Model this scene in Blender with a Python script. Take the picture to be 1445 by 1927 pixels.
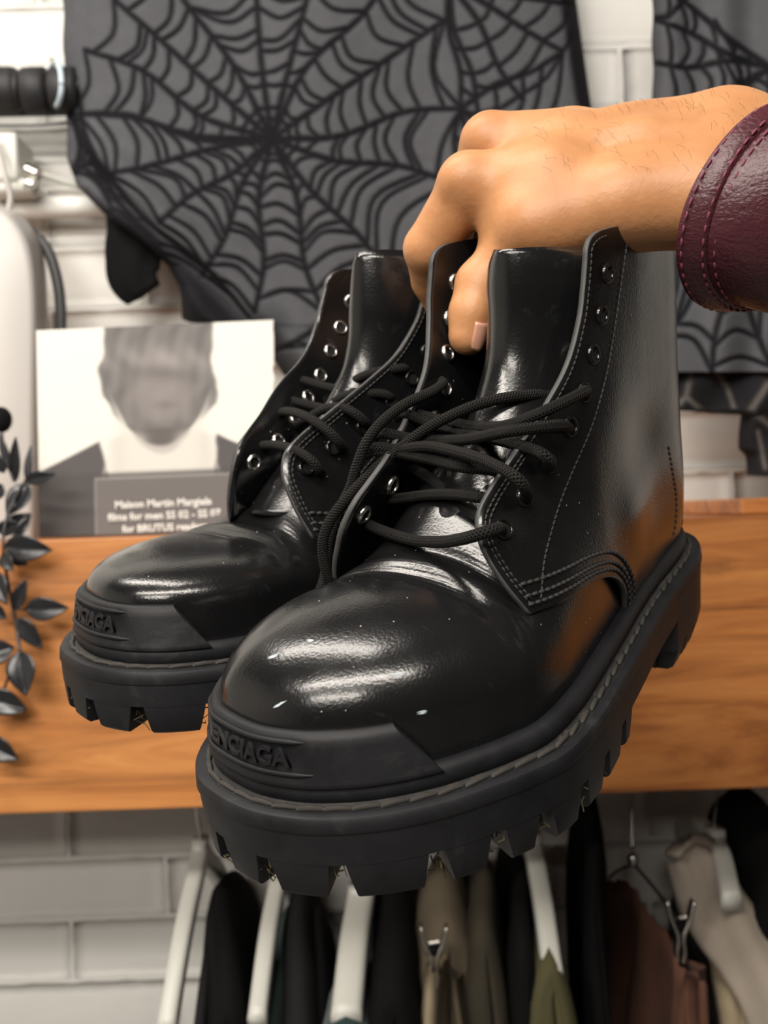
import bpy, bmesh, math, random
import numpy as np
from mathutils import Vector, Matrix
from math import sin, cos, pi, radians, sqrt

random.seed(7); np.random.seed(7)
for o in list(bpy.data.objects): bpy.data.objects.remove(o)
SC = bpy.context.scene
COL = SC.collection

# ------------------------------------------------------------------ camera
EYE = 1.5                       # camera height above the floor (m)
ROLL = radians(2.0)
CAM = Vector((0, 0, EYE))
RV = Vector((cos(ROLL), 0, -sin(ROLL))); UV_ = Vector((sin(ROLL), 0, cos(ROLL))); FV = Vector((0, 1, 0))
FPX = 2000.0
cd = bpy.data.cameras.new('camera'); cam = bpy.data.objects.new('camera', cd); COL.objects.link(cam)
cd.sensor_fit = 'VERTICAL'; cd.sensor_height = 36.0; cd.lens = 36.0 * FPX / 1927.0
cd.clip_start = 0.02
cam.matrix_world = Matrix(((RV.x, UV_.x, -FV.x, CAM.x), (RV.y, UV_.y, -FV.y, CAM.y), (RV.z, UV_.z, -FV.z, CAM.z), (0, 0, 0, 1)))
cd.dof.use_dof = True; cd.dof.focus_distance = 0.40; cd.dof.aperture_fstop = 13.0
SC.camera = cam

# ------------------------------------------------------------------ world, lamps, exposure
W = bpy.data.worlds.new('room_light'); SC.world = W; W.use_nodes = True
W.node_tree.nodes['Background'].inputs[0].default_value = (1.0, 0.93, 0.84, 1)
W.node_tree.nodes['Background'].inputs[1].default_value = 0.045
def area_lamp(name, loc, target, sx, sy, power, col=(1, .93, .84)):
    l = bpy.data.lights.new(name, 'AREA'); l.shape = 'RECTANGLE'; l.size = sx; l.size_y = sy
    l.energy = power; l.color = col
    o = bpy.data.objects.new(name, l); COL.objects.link(o); o.location = loc
    o.rotation_euler = (Vector(target) - Vector(loc)).to_track_quat('-Z', 'Y').to_euler()
    return o
area_lamp('ceiling_strip_lamp', (-0.40, -0.75, 2.60), (-0.2, 0.6, 1.3), 1.8, 0.15, 46)
area_lamp('ceiling_strip_lamp', (-0.50, 0.45, 2.60), (-0.3, 0.7, 1.3), 1.2, 0.16, 17)
area_lamp('ceiling_strip_lamp', (-0.9, -1.9, 2.45), (-0.5, 1.0, 1.1), 1.4, 0.30, 44)
vs = SC.view_settings
vs.view_transform = 'Standard'; vs.look = 'None'; vs.exposure = -0.20; vs.gamma = 1.0; vs.use_curve_mapping = False

# ------------------------------------------------------------------ helpers
def at(px, py, d):
    """point of the room seen at a photo position, d metres in front of the camera"""
    return CAM + RV * ((px - 722.5) / FPX * d) + FV * d + UV_ * (-(py - 963.5) / FPX * d)

def tag(o, label=None, cat=None, group=None, kind=None):
    if label: o['label'] = label
    if cat: o['category'] = cat
    if group: o['group'] = group
    if kind: o['kind'] = kind
    return o

def empty(name, loc=(0, 0, 0)):
    o = bpy.data.objects.new(name, None); COL.objects.link(o); o.location = loc; o.empty_display_size = .02
    return o

def link_mesh(name, me, mat, parent=None):
    o = bpy.data.objects.new(name, me); COL.objects.link(o)
    if mat is not None and not me.materials: me.materials.append(mat)
    if parent is not None: o.parent = parent
    return o

def mesh(name, V, F, mat=None, parent=None, smooth=True, sharp=None, uv=None):
    me = bpy.data.meshes.new(name)
    me.from_pydata([tuple(map(float, v)) for v in V], [], [tuple(map(int, f)) for f in F])
    if smooth:
        me.polygons.foreach_set('use_smooth', [True] * len(me.polygons))
        if sharp: me.set_sharp_from_angle(angle=radians(sharp))
    if uv is not None:
        ul = me.uv_layers.new(name='UVMap')
        li = np.zeros(len(me.loops), dtype=np.int32); me.loops.foreach_get('vertex_index', li)
        ul.data.foreach_set('uv', np.asarray(uv, dtype=np.float32)[li].ravel())
    me.update()
    return link_mesh(name, me, mat, parent)

def grid_faces(n, m, cu=False, cv=False, off=0, flip=False):
    F = []
    for i in range(n if cu else n - 1):
        for j in range(m if cv else m - 1):
            a = i * m + j; b = ((i + 1) % n) * m + j; c = ((i + 1) % n) * m + (j + 1) % m; d = i * m + (j + 1) % m
            F.append((off + a, off + d, off + c, off + b) if flip else (off + a, off + b, off + c, off + d))
    return F

def cr(pts, n=8, closed=False):
    """Catmull-Rom through pts"""
    P = np.array(pts, float)
    if closed: Q = np.vstack([P[-1:], P, P[:2]])
    else: Q = np.vstack([2 * P[:1] - P[1:2], P, 2 * P[-1:] - P[-2:-1]])
    out = []; u = np.linspace(0, 1, n, endpoint=False)[:, None]
    for i in range(1, len(Q) - 2):
        a, b, c, d = Q[i - 1:i + 3]
        out.append(.5 * (2 * b + (c - a) * u + (2 * a - 5 * b + 4 * c - d) * u * u + (3 * b - a - 3 * c + d) * u ** 3))
    out = np.vstack(out)
    return out if closed else np.vstack([out, P[-1:]])

def resample(P, n, closed=False):
    P = np.asarray(P, float)
    if closed: P = np.vstack([P, P[:1]])
    s = np.r_[0, np.cumsum(np.linalg.norm(np.diff(P, axis=0), axis=1))]
    q = np.linspace(0, s[-1], n + 1)[:-1] if closed else np.linspace(0, s[-1], n)
    return np.stack([np.interp(q, s, P[:, k]) for k in range(P.shape[1])], 1)

def plen(P):
    return float(np.linalg.norm(np.diff(np.asarray(P, float), axis=0), axis=1).sum())

def tube_geo(P, r, n=8, caps=True, flat=1.0):
    P = np.asarray(P, float); N = len(P); r = np.broadcast_to(np.asarray(r, float), (N,))
    T = np.gradient(P, axis=0); T /= np.linalg.norm(T, axis=1)[:, None] + 1e-12
    up = np.array([0, 0, 1.]) if abs(T[0][2]) < .9 else np.array([1., 0, 0])
    nrm = np.cross(T[0], up); nrm /= np.linalg.norm(nrm)
    V = []; UVs = []; L = np.r_[0, np.cumsum(np.linalg.norm(np.diff(P, axis=0), axis=1))]
    for i in range(N):
        nrm = nrm - T[i] * (nrm @ T[i]); nrm /= np.linalg.norm(nrm) + 1e-12
        b = np.cross(T[i], nrm)
        for k in range(n):
            a = 2 * pi * k / n
            V.append(P[i] + r[i] * (cos(a) * nrm + flat * sin(a) * b)); UVs.append((L[i] * 100, k / n))
    F = grid_faces(N, n, cv=True, flip=True)
    if caps:
        F.append(tuple(range(n))[::1]); F.append(tuple((N - 1) * n + k for k in range(n))[::-1])
    return V, F, UVs

def join_geo(parts):
    V = []; F = []; U = []
    for g in parts:
        o = len(V); V += list(g[0]); F += [tuple(o + i for i in f) for f in g[1]]
        if len(g) > 2: U += list(g[2])
    return V, F, (U if len(U) == len(V) else None)

def tube(name, P, r, mat, parent=None, n=8, flat=1.0):
    V, F, U = tube_geo(P, r, n, flat=flat)
    return mesh(name, V, F, mat, parent, uv=U)

def box_geo(x0, x1, y0, y1, z0, z1):
    V = [(x0, y0, z0), (x1, y0, z0), (x1, y1, z0), (x0, y1, z0), (x0, y0, z1), (x1, y0, z1), (x1, y1, z1), (x0, y1, z1)]
    F = [(0, 3, 2, 1), (4, 5, 6, 7), (0, 1, 5, 4), (1, 2, 6, 5), (2, 3, 7, 6), (3, 0, 4, 7)]
    return V, F

def box(name, lo, hi, mat, parent=None, bevel=0.0, seg=2):
    V, F = box_geo(lo[0], hi[0], lo[1], hi[1], lo[2], hi[2])
    o = mesh(name, V, F, mat, parent, smooth=False)
    if bevel:
        m = o.modifiers.new('bevel', 'BEVEL'); m.width = bevel; m.segments = seg; m.limit_method = 'NONE'
    return o

def solidify(o, t, off=-1):
    m = o.modifiers.new('thickness', 'SOLIDIFY'); m.thickness = t; m.offset = off; m.use_even_offset = False
    return o

# ------------------------------------------------------------------ materials
class NT:
    def __init__(s, name):
        s.m = bpy.data.materials.new(name); s.m.use_nodes = True; s.t = s.m.node_tree
        s.b = s.t.nodes['Principled BSDF']; s._c = None
    def n(s, typ, ins=None, **kw):
        nd = s.t.nodes.new(typ)
        for k, v in kw.items(): setattr(nd, k, v)
        for k, v in (ins or {}).items():
            if hasattr(v, 'is_linked') or v.__class__.__name__.startswith('NodeSocket'): s.t.links.new(v, nd.inputs[k])
            else: nd.inputs[k].default_value = v
        return nd
    def co(s, which='Object'):
        if s._c is None: s._c = s.n('ShaderNodeTexCoord')
        return s._c.outputs[which]
    def scaled(s, v, sc):
        return s.n('ShaderNodeMapping', {0: v, 3: sc}).outputs[0]
    def noise(s, v, scale, detail=4, rough=.55, dist=0.0):
        return s.n('ShaderNodeTexNoise', {'Vector': v, 'Scale': scale, 'Detail': detail, 'Roughness': rough, 'Distortion': dist}).outputs['Fac']
    def ramp(s, f, stops, interp='LINEAR'):
        r = s.n('ShaderNodeValToRGB', {0: f}); e = r.color_ramp.elements; r.color_ramp.interpolation = interp
        e[0].position, e[0].color = stops[0][0], (*stops[0][1], 1) if len(stops[0][1]) == 3 else stops[0][1]
        e[1].position, e[1].color = stops[-1][0], (*stops[-1][1], 1)
        for p, c in stops[1:-1]:
            k = e.new(p); k.color = (*c, 1)
        return r.outputs[0]
    def math(s, op, a, b=0.0):
        nd = s.n('ShaderNodeMath', {0: a, 1: b}); nd.operation = op; return nd.outputs[0]
    def mix(s, f, a, b):
        nd = s.n('ShaderNodeMix', data_type='RGBA')
        for k, v in ((0, f), (6, a), (7, b)):
            if v.__class__.__name__.startswith('NodeSocket'): s.t.links.new(v, nd.inputs[k])
            else: nd.inputs[k].default_value = v if k == 0 else (*v, 1)
        return nd.outputs[2]
    def bump(s, h, strength, dist, prev=None):
        nd = s.n('ShaderNodeBump', {'Height': h, 'Strength': strength, 'Distance': dist})
        if prev is not None: s.t.links.new(prev, nd.inputs['Normal'])
        return nd.outputs[0]
    def out(s, **kw):
        for k, v in kw.items():
            i = s.b.inputs[k.replace('_', ' ')]
            if v.__class__.__name__.startswith('NodeSocket'): s.t.links.new(v, i)
            else: i.default_value = (*v, 1) if isinstance(v, tuple) and len(v) == 3 and i.type == 'RGBA' else v
        return s.m

def simple(name, col, rough=.5, metal=0.0, var=.0, scale=30, bump=0.0, bscale=300, spec=.5, sheen=0.0):
    t = NT(name)
    c = t.noise(t.co(), scale, 4)
    k = dict(Roughness=rough, Metallic=metal)
    if var: k['Base_Color'] = t.mix(c, tuple(x * (1 - var) for x in col), tuple(min(1, x * (1 + var)) for x in col))
    else: k['Base_Color'] = col
    if bump: k['Normal'] = t.bump(t.noise(t.co(), bscale, 3), bump, .001)
    k['Specular_IOR_Level'] = spec
    if sheen: k['Sheen_Weight'] = sheen
    return t.out(**k)

def leather_mat():
    t = NT('black_leather'); c = t.co()
    n1 = t.noise(c, 14, 5); n2 = t.noise(c, 900, 2, .5); n3 = t.noise(c, 60, 5, .6)
    base = t.mix(n1, (.004, .004, .0045), (.009, .009, .0095))
    # dust specks
    v = t.n('ShaderNodeTexVoronoi', {'Vector': c, 'Scale': 230.0, 'Randomness': 1.0})
    hit = t.math('LESS_THAN', v.outputs['Distance'], .075)
    pick = t.math('GREATER_THAN', t.n('ShaderNodeSeparateColor', {0: v.outputs['Color']}).outputs[0], .66)
    area = t.math('GREATER_THAN', t.noise(c, 9, 2), .46)
    dust = t.math('MULTIPLY', t.math('MULTIPLY', hit, pick), area)
    # pull-up scuffs along the vamp
    sc = t.ramp(t.noise(t.scaled(c, (40, 9, 30)), 3.0, 6, .65, .4), [(.60, (0, 0, 0)), (.80, (1, 1, 1))])
    base = t.mix(t.math('MULTIPLY', sc, .35), base, (.05, .055, .062))
    base = t.mix(t.math('MULTIPLY', dust, .7), base, (.42, .42, .40))
    rough = t.math('ADD', t.math('MULTIPLY', n3, .14), .15)
    rough = t.math('ADD', rough, t.math('MULTIPLY', dust, .5))
    nm = t.bump(n2, .16, .0006); nm = t.bump(n3, .05, .0012, nm)
    return t.out(Base_Color=base, Roughness=rough, Normal=nm, Specular_IOR_Level=.5, Coat_Weight=.15, Coat_Roughness=.15)

def rubber_mat():
    t = NT('black_rubber'); c = t.co()
    n = t.noise(c, 35, 6, .65, .6); f = t.noise(c, 700, 2)
    base = t.ramp(n, [(.35, (.007, .007, .0085)), (.60, (.012, .0125, .0145)), (.80, (.036, .037, .038))])
    return t.out(Base_Color=base, Roughness=t.math('ADD', t.math('MULTIPLY', n, .25), .42), Normal=t.bump(f, .12, .0005), Specular_IOR_Level=.28)

def welt_mat():
    t = NT('dusty_welt'); c = t.co()
    n = t.noise(c, 120, 6, .75, .3); g = t.noise(c, 16, 3)
    d = t.math('MULTIPLY', t.ramp(n, [(.50, (0, 0, 0)), (.70, (1, 1, 1))]), t.ramp(g, [(.42, (.1, .1, .1)), (.62, (1, 1, 1))]))
    return t.out(Base_Color=t.mix(d, (.020, .020, .021), (.13, .10, .07)), Roughness=.75, Normal=t.bump(n, .4, .001))

def lace_mat():
    t = NT('braided_lace'); u = t.n('ShaderNodeUVMap').outputs[0]
    s = t.n('ShaderNodeSeparateXYZ', {0: u})
    a = t.math('ADD', t.math('MULTIPLY', s.outputs[0], 52.0), t.math('MULTIPLY', s.outputs[1], 2 * pi * 6))
    b = t.math('SUBTRACT', t.math('MULTIPLY', s.outputs[0], 52.0), t.math('MULTIPLY', s.outputs[1], 2 * pi * 6))
    h = t.math('MAXIMUM', t.math('SINE', a), t.math('SINE', b))
    col = t.ramp(h, [(.2, (.002, .002, .002)), (.95, (.017, .0155, .014))])
    fz = t.noise(t.co(), 1500, 2)
    return t.out(Base_Color=t.mix(t.math('MULTIPLY', fz, .4), col, (.010, .0095, .009)), Roughness=.72, Normal=t.bump(h, .9, .0007), Specular_IOR_Level=.25)

def skin_mat():
    t = NT('skin'); c = t.co()
    n = t.noise(c, 22, 5, .6); f = t.noise(c, 420, 4, .65); w = t.noise(t.scaled(c, (260, 90, 260)), 1.0, 4, .6)
    base = t.ramp(n, [(.30, (.37, .165, .068)), (.55, (.47, .225, .098)), (.75, (.52, .255, .118))])
    nm = t.bump(f, .22, .0008); nm = t.bump(w, .18, .001, nm)
    return t.out(Base_Color=base, Roughness=.46, Normal=nm, Subsurface_Weight=.25, Subsurface_Radius=(.010, .004, .002), Subsurface_Scale=.5, Specular_IOR_Level=.4)

def wood_mat():
    t = NT('oiled_wood'); c = t.co()
    big = t.noise(t.scaled(c, (1.3, 5, 7.0)), 1.0, 3, .5, .5)
    bands = t.noise(t.scaled(c, (2.6, 26, 30)), 1.0, 6, .66, 1.6)
    fine = t.noise(t.scaled(c, (18, 300, 330)), 1.0, 4, .6)
    a = t.ramp(bands, [(.37, (.11, .034, .009)), (.45, (.33, .112, .027)), (.54, (.52, .198, .052)), (.66, (.66, .285, .085))])
    b = t.ramp(big, [(.36, (.24, .075, .019)), (.50, (.48, .175, .045)), (.64, (.66, .285, .085))])
    base = t.mix(.42, a, b)
    base = t.mix(t.math('MULTIPLY', fine, .30), base, (.19, .065, .018))
    return t.out(Base_Color=base, Roughness=t.math('ADD', t.math('MULTIPLY', fine, .2), .36), Normal=t.bump(fine, .12, .0006))

def paint_mat():
    t = NT('white_wall_paint'); c = t.co('Object')
    g = t.n('ShaderNodeNewGeometry').outputs['Position']
    n = t.noise(g, 30, 6, .6); big = t.noise(g, 7, 4)
    base = t.mix(big, (.66, .65, .62), (.78, .77, .74))
    return t.out(Base_Color=base, Roughness=.62, Normal=t.bump(n, .35, .004), Specular_IOR_Level=.3)

def web_cloth_mat(name, panel, line):
    t = NT(name); c = t.co()
    at_ = t.n('ShaderNodeAttribute', attribute_name='web').outputs['Fac']
    n = t.noise(c, 60, 4); f = t.noise(c, 900, 2)
    p = t.mix(n, tuple(x * .8 for x in panel), tuple(x * 1.2 for x in panel))
    return t.out(Base_Color=t.mix(at_, p, line), Roughness=.85, Normal=t.bump(f, .2, .0008), Specular_IOR_Level=.15)

def print_mat():
    t = NT('matte_print')
    a = t.n('ShaderNodeAttribute', attribute_name='print').outputs['Color']
    return t.out(Base_Color=a, Roughness=.55, Specular_IOR_Level=.3)

def burgundy_mat():
    t = NT('burgundy_leather'); c = t.co()
    n = t.noise(c, 40, 5, .6); v = t.n('ShaderNodeTexVoronoi', {'Vector': c, 'Scale': 420.0}, feature='DISTANCE_TO_EDGE').outputs['Distance']
    wr = t.noise(t.scaled(c, (60, 160, 160)), 1.0, 5, .65, .8)
    base = t.mix(n, (.040, .008, .013), (.085, .020, .028))
    nm = t.bump(v, .35, .0008); nm = t.bump(wr, .5, .0015, nm)
    return t.out(Base_Color=base, Roughness=.38, Normal=nm, Specular_IOR_Level=.5)

M = dict(
    leather=leather_mat(), rubber=rubber_mat(), welt=welt_mat(), lace=lace_mat(), skin=skin_mat(), wood=wood_mat(), paint=paint_mat(),
    web=web_cloth_mat('web_cloth', (.078, .080, .088), (.006, .006, .008)), weblace=web_cloth_mat('black_lace', (.012, .012, .014), (.10, .09, .085)),
    card=print_mat(), burgundy=burgundy_mat(),
    stitch=simple('black_thread', (.022, .021, .021), .7), dusty=simple('dusty_thread', (.034, .030, .026), .85, var=.5, scale=200),
    burg_thread=simple('burgundy_thread', (.16, .03, .055), .7),
    edge=simple('cut_leather_edge', (.05, .05, .05), .6, var=.4, scale=200),
    silver=simple('nickel', (.55, .53, .50), .28, 1.0, var=.15, scale=300), gun=simple('black_metal_ring', (.05, .05, .05), .22, .9),
    hole=simple('dark_hole', (.004, .004, .004), .9), scuff=simple('pale_scuff', (.45, .52, .56), .7),
    nail=simple('nail', (.56, .29, .20), .3, var=.1), hair=simple('arm_hair', (.06, .035, .02), .5),
    black=simple('black_cloth', (.0045, .0045, .005), .9, bump=.3, bscale=400, spec=.15), foam=simple('black_foam', (.012, .012, .014), .6, bump=.2),
    white=simple('white_plastic', (.62, .62, .57), .35, var=.05), bluetie=simple('pale_blue_plastic', (.55, .66, .75), .4),
    greymetal=simple('pale_grey_enamel', (.50, .48, .46), .35, var=.06, scale=6), darkgrey=simple('dark_grey', (.06, .06, .062), .5),
    leaf=simple('blackened_metal_leaf', (.034, .035, .038), .24, .40, var=.6, scale=25, bump=.25, bscale=90),
    beige=simple('beige_twill', (.36, .29, .19), .9, var=.12, scale=60, bump=.4, bscale=700), taupe=simple('taupe_cotton', (.12, .095, .062), .9, var=.2, bump=.3, bscale=500),
    darktaupe=simple('dark_brown_cotton', (.040, .033, .020), .9, var=.2, bump=.3, bscale=500),
    olive=simple('olive_cloth', (.075, .068, .028), .9, var=.2, bump=.3, bscale=500), teal=simple('teal_tweed', (.07, .11, .10), .95, var=.8, scale=500, bump=.6, bscale=600),
    green=simple('dark_green_velvet', (.008, .030, .028), .9, var=.6, scale=300, sheen=.3), brown=simple('brown_cloth', (.095, .038, .022), .9, var=.35, scale=40, bump=.4, bscale=300),
    greige=simple('grey_beige_wool', (.33, .28, .23), .9, var=.1, bump=.4, bscale=500), charcoal=simple('charcoal_cloth', (.015, .015, .015), .9, var=.3, bump=.3, spec=.15),
    sleeve=simple('light_grey_knit', (.42, .41, .38), .9, bump=.6, bscale=600), mint=simple('white_ink', (.75, .75, .72), .6),
    floor=simple('grey_concrete', (.22, .21, .20), .6, var=.15, scale=5), grass=simple('dried_grass', (.055, .045, .018), .9, var=.6, scale=400),
)

# ================================================================== the boots
# boot frame: x from heel to toe, y to the boot's left, z up from the top of the outsole (metres)
YC = np.array([(-.02, -.0125), (0, -.012), (.04, -.010), (.086, -.005), (.144, 0), (.2, .002), (.23, .002), (.28, -.002), (.31, -.006), (.33, -.007)])
HWC = [(.0022, .016), (.013, .030), (.0387, .0405), (.086, .0445), (.115, .0485), (.144, .0535), (.175, .060), (.203, .0655), (.23, .068), (.2476, .0650),
       (.262, .060), (.276, .0535), (.290, .0440), (.300, .0335), (.308, .0195)]
EDGE = [(.110, .1630), (.119, .1625), (.1255, .1605), (.129, .157), (.1305, .152), (.134, .142), (.139, .131), (.151, .1155), (.168, .1035), (.192, .0895), (.208, .081),
        (.2165, .0755), (.2205, .069), (.2215, .063), (.2205, .055), (.2190, .049), (.2157, .0405)]
LOWER = [(.2157, .0405), (.203, .0388), (.187, .0368), (.170, .0347), (.158, .0325), (.147, .0292), (.1385, .0240), (.132, .0165), (.1285, .0095), (.127, .0045)]
WX = np.array([0, .04, .08, .12, .16, .20, .24])
WZ = np.array([.0, .006, .02, .04, .06, .08, .10, .13, .17])
WT = np.array([
    [.028, .0295, .0335, .0380, .0450, .0540, .0555],
    [.029, .0300, .0340, .0385, .0455, .0545, .0560],
    [.031, .0320, .0350, .0400, .0460, .0520, .0530],
    [.032, .033, .034, .038, .0430, .0475, .046],
    [.032, .033, .034, .0365, .0385, .0385, .035],
    [.032, .033, .034, .035, .0345, .0300, .026],
    [.032, .033, .034, .0345, .0320, .0280, .025],
    [.0325, .0335, .0345, .0338, .0305, .027, .025],
    [.033, .034, .0355, .0330, .030, .027, .025]])
def cub1(xs, ys, q):
    """smooth (Catmull-Rom) interpolation of table columns ys over knots xs"""
    q = np.clip(q, xs[0], xs[-1]); i = np.clip(np.searchsorted(xs, q) - 1, 0, len(xs) - 2)
    h = xs[i + 1] - xs[i]; u = (q - xs[i]) / h
    m = np.gradient(ys, xs, axis=0)
    h00 = 2 * u ** 3 - 3 * u ** 2 + 1; h10 = u ** 3 - 2 * u ** 2 + u; h01 = -2 * u ** 3 + 3 * u ** 2; h11 = u ** 3 - u ** 2
    return h00 * ys[i] + h10 * h * m[i] + h01 * ys[i + 1] + h11 * h * m[i + 1]
def halfw(x, z, opening=1.0):
    row = cub1(WZ, WT, float(z))
    w = np.array([cub1(WX, row, float(q)) for q in np.atleast_1d(x)])
    if opening != 1.0:      # flaps laced closer together
        f = np.clip((np.atleast_1d(x) - .09) / .06, 0, 1) * np.clip((z - .045) / .03, 0, 1)
        w = w * (1 - f * (1 - opening))
    return w
XBK = np.array([(0, .0070), (.006, .0062), (.02, .0045), (.035, .0048), (.06, .0062), (.09, .0066), (.12, .0062), (.17, .0055)])

def capsule_geo(L, r, n=6):
    P = np.array([(-L / 2, 0, 0), (-L / 2 + r * .7, 0, r * .25), (0, 0, r * .45), (L / 2 - r * .7, 0, r * .25), (L / 2, 0, 0)])
    return tube_geo(P, [r * .35, r * .9, r, r * .9, r * .35], n)

def frame_at(P, i, N):
    t = P[min(i + 1, len(P) - 1)] - P[max(i - 1, 0)]; t = t / (np.linalg.norm(t) + 1e-12)
    n = N - t * (N @ t); n /= np.linalg.norm(n) + 1e-12
    return t, np.cross(n, t), n

def stitch_row(P, Nrm, pitch, L, r):
    """one row of thread: a capsule every pitch metres along polyline P lying on the leather (outward normals Nrm)"""
    P = np.asarray(P); n = max(2, int(plen(P) / pitch)); Q = resample(P, n); Nq = resample_like(P, Nrm, n)
    parts = []
    for i in range(n):
        t, b, m = frame_at(Q, i, Nq[i])
        v, f, _ = capsule_geo(L, r, 5); v = np.asarray(v)
        parts.append(([Q[i] + t * a[0] + b * a[1] + m * a[2] for a in v], f))
    V, F, _ = join_geo(parts)
    return V, F

def resample_like(P, A, n):
    s = np.r_[0, np.cumsum(np.linalg.norm(np.diff(P, axis=0), axis=1))]; q = np.linspace(0, s[-1], n)
    return np.stack([np.interp(q, s, np.asarray(A)[:, k]) for k in range(3)], 1)

def lathe_ring(prof, n=20):
    V = []; 
    for k in range(n):
        a = 2 * pi * k / n
        for (r, h) in prof: V.append((r * cos(a), r * sin(a), h))
    return V, grid_faces(n, len(prof), cu=True)

def sm01(v): v = np.clip(v, 0, 1); return v * v * (3 - 2 * v)

def build_boot(pose, sgn, label, opening, lace_paths, free_paths, tongue_top, scuffs, dome=0.0, ks=1.0, pull=0.0, thin=1.0, tong=(0, 0, 1, 1), skew=0.0, flare=.009):
    Rm, tv = pose
    B = empty('leather_boot')
    C3 = Matrix(((RV.x, FV.x, UV_.x), (RV.y, FV.y, UV_.y), (RV.z, FV.z, UV_.z)))
    rot = C3 @ Matrix(Rm.tolist()); loc = CAM + C3 @ Vector(tv)
    B.matrix_world = Matrix.Translation(loc) @ rot.to_4x4()
    tag(B, label, 'boot', 'the pair of black boots held up by their collars')
    yc = lambda x: sgn * np.interp(x, YC[:, 0], YC[:, 1])
    # ---- plan outline, starting at the back of the heel and running along the boot's left side
    dip = lambda x: .0075 * math.exp(-((x - .212) / .040) ** 2)     # the pair touches along the balls of the feet
    left = [(x, yc(x) + h - (dip(x) if sgn < 0 else 0)) for x, h in HWC]; right = [(x, yc(x) - h - .0045 * sm01((x - .20) / .08) + (dip(x) if sgn > 0 else 0)) for x, h in HWC][::-1]
    out = cr([(-.0045, yc(0))] + left + [(.3118, yc(.3118))] + right, 12, closed=True)
    NP = 480; O = resample(out, NP, closed=True)
    per = plen(np.vstack([O, O[:1]]))
    T = np.roll(O, -1, 0) - np.roll(O, 1, 0); T /= np.linalg.norm(T, axis=1)[:, None]
    NO = np.stack([T[:, 1], -T[:, 0]], 1)               # outward for this direction?
    if ((O - O.mean(0)) * NO).sum() < 0: NO = -NO
    def ins(d): return O - NO * d
    toe = int(O[:, 0].argmax())
    def strip(rows, i0=None, i1=None):
        """band around the outline: rows of (inset, z) or per-index arrays"""
        idx = np.arange(NP) if i0 is None else np.arange(i0, i1 + 1) % NP
        G = []
        for d, z in rows:
            P = O[idx] - NO[idx] * (d if np.isscalar(d) else np.asarray(d)[:, None])
            G.append(np.c_[P, np.broadcast_to(z, (len(idx),))])
        G = np.stack(G, 1); n, m = G.shape[:2]
        return G.reshape(-1, 3), n, m
    # ---- outsole: slab + heel block + lugs
    SB = -.0175 * thin; FB = -.0315 * thin; HB = -.0440 * thin
    V, n, m = strip([(.0145, -.001), (.0085, 0), (.0018, 0), (.0006, -.0004), (0, -.0014), (-.0004, -.0052), (-.0002, -.0056), (.0002, -.0060), (.0003, -.011), (.0006, SB), (.006, SB), (.018, SB), (.030, SB - .0005)])
    F = grid_faces(n, m, cu=True, flip=True)
    F.append(tuple(i * m + m - 1 for i in range(n)))
    F.append(tuple(i * m for i in range(n))[::-1])
    geo = [(list(V), F)]
    S = np.arange(NP) * per / NP
    def pt(s, d, z):
        k = (s / per * NP) % NP; i = int(k); f = k - i; j = (i + 1) % NP
        p = O[i] * (1 - f) + O[j] * f; q = NO[i] * (1 - f) + NO[j] * f
        return (*(p - q * d), z)
    def block(s0, s1, ztop, zbot, depth, t0, t1, taper=.0016, base=.0006):
        """one lug: from s0 to s1 along the edge, slanting in by t0,t1 towards its foot"""
        nseg = max(3, int((s1 - s0) / .0035)); rows = []
        for (d, z, k) in ((base, ztop + .0012, 0), (base + taper * .25, ztop * .75 + zbot * .25, .25), (base + taper * .8, ztop * .14 + zbot * .86, .86), (base + taper + .0005, zbot + .0008, .97), (base + taper + .0016, zbot, 1), (depth, zbot, 1), (depth + .001, ztop + .0012, 0)):
            a = s0 + t0 * k; b = s1 - t1 * k
            rows.append([pt(a + (b - a) * q / nseg, d, z) for q in range(nseg + 1)])
        G = np.array(rows); r, c = G.shape[:2]
        fs = grid_faces(r, c)
        fs.append(tuple(k * c for k in range(r))[::-1]); fs.append(tuple(k * c + c - 1 for k in range(r)))
        return list(G.reshape(-1, 3)), fs
    def s_of(x, side=1):
        h = np.arange(0, toe + 1) if side > 0 else np.arange(toe, NP)
        return S[h[np.abs(O[h, 0] - x).argmin()]]
    st = S[toe]; sA = s_of(.168)                        # where the front lugs begin
    half = st - sA
    cuts = [-.045, .039, .172, .292, .415, .521, .642, .822, .971, 1.102, 1.247, 1.385, 1.500, 1.610, 1.725, 1.845, 1.965, 2.045]
    allc = [sA + half * c for c in cuts]
    for a, b in zip(allc[:-1], allc[1:]):
        w = .0026
        geo.append(block(a + w, b - w, SB, FB, .024, .0030, .0030))
    # central tread
    for x in np.arange(.19, .29, .022):
        hw_ = np.interp(x, [c[0] for c in HWC], [c[1] for c in HWC]) - .031
        if hw_ > .006:
            v, f = box_geo(x - .007, x + .007, yc(x) - hw_, yc(x) + hw_, FB + .002, SB + .001); geo.append((v, f))
    # heel block: wall all round the heel, with short notches at its foot
    sh = s_of(.078); hn = 7
    hs = np.linspace(-sh, sh, 2 * hn + 1)
    geo.append(block(-sh, sh, SB, -.0335 * thin, .030, 0, 0, taper=.0006))
    for a, b in zip(hs[:-1], hs[1:]):
        geo.append(block(a + .0016, b - .0016, -.0330 * thin, HB, .014, .0012, .0012, taper=.0045, base=.0012))
    v = [(.078, y, z) for y in (yc(.078) - .0405, yc(.078) + .0405) for z in (SB, HB + .0005)]
    hb = [pt(s, .012, HB + .001) for s in np.linspace(-sh, sh, 40)]
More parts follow.
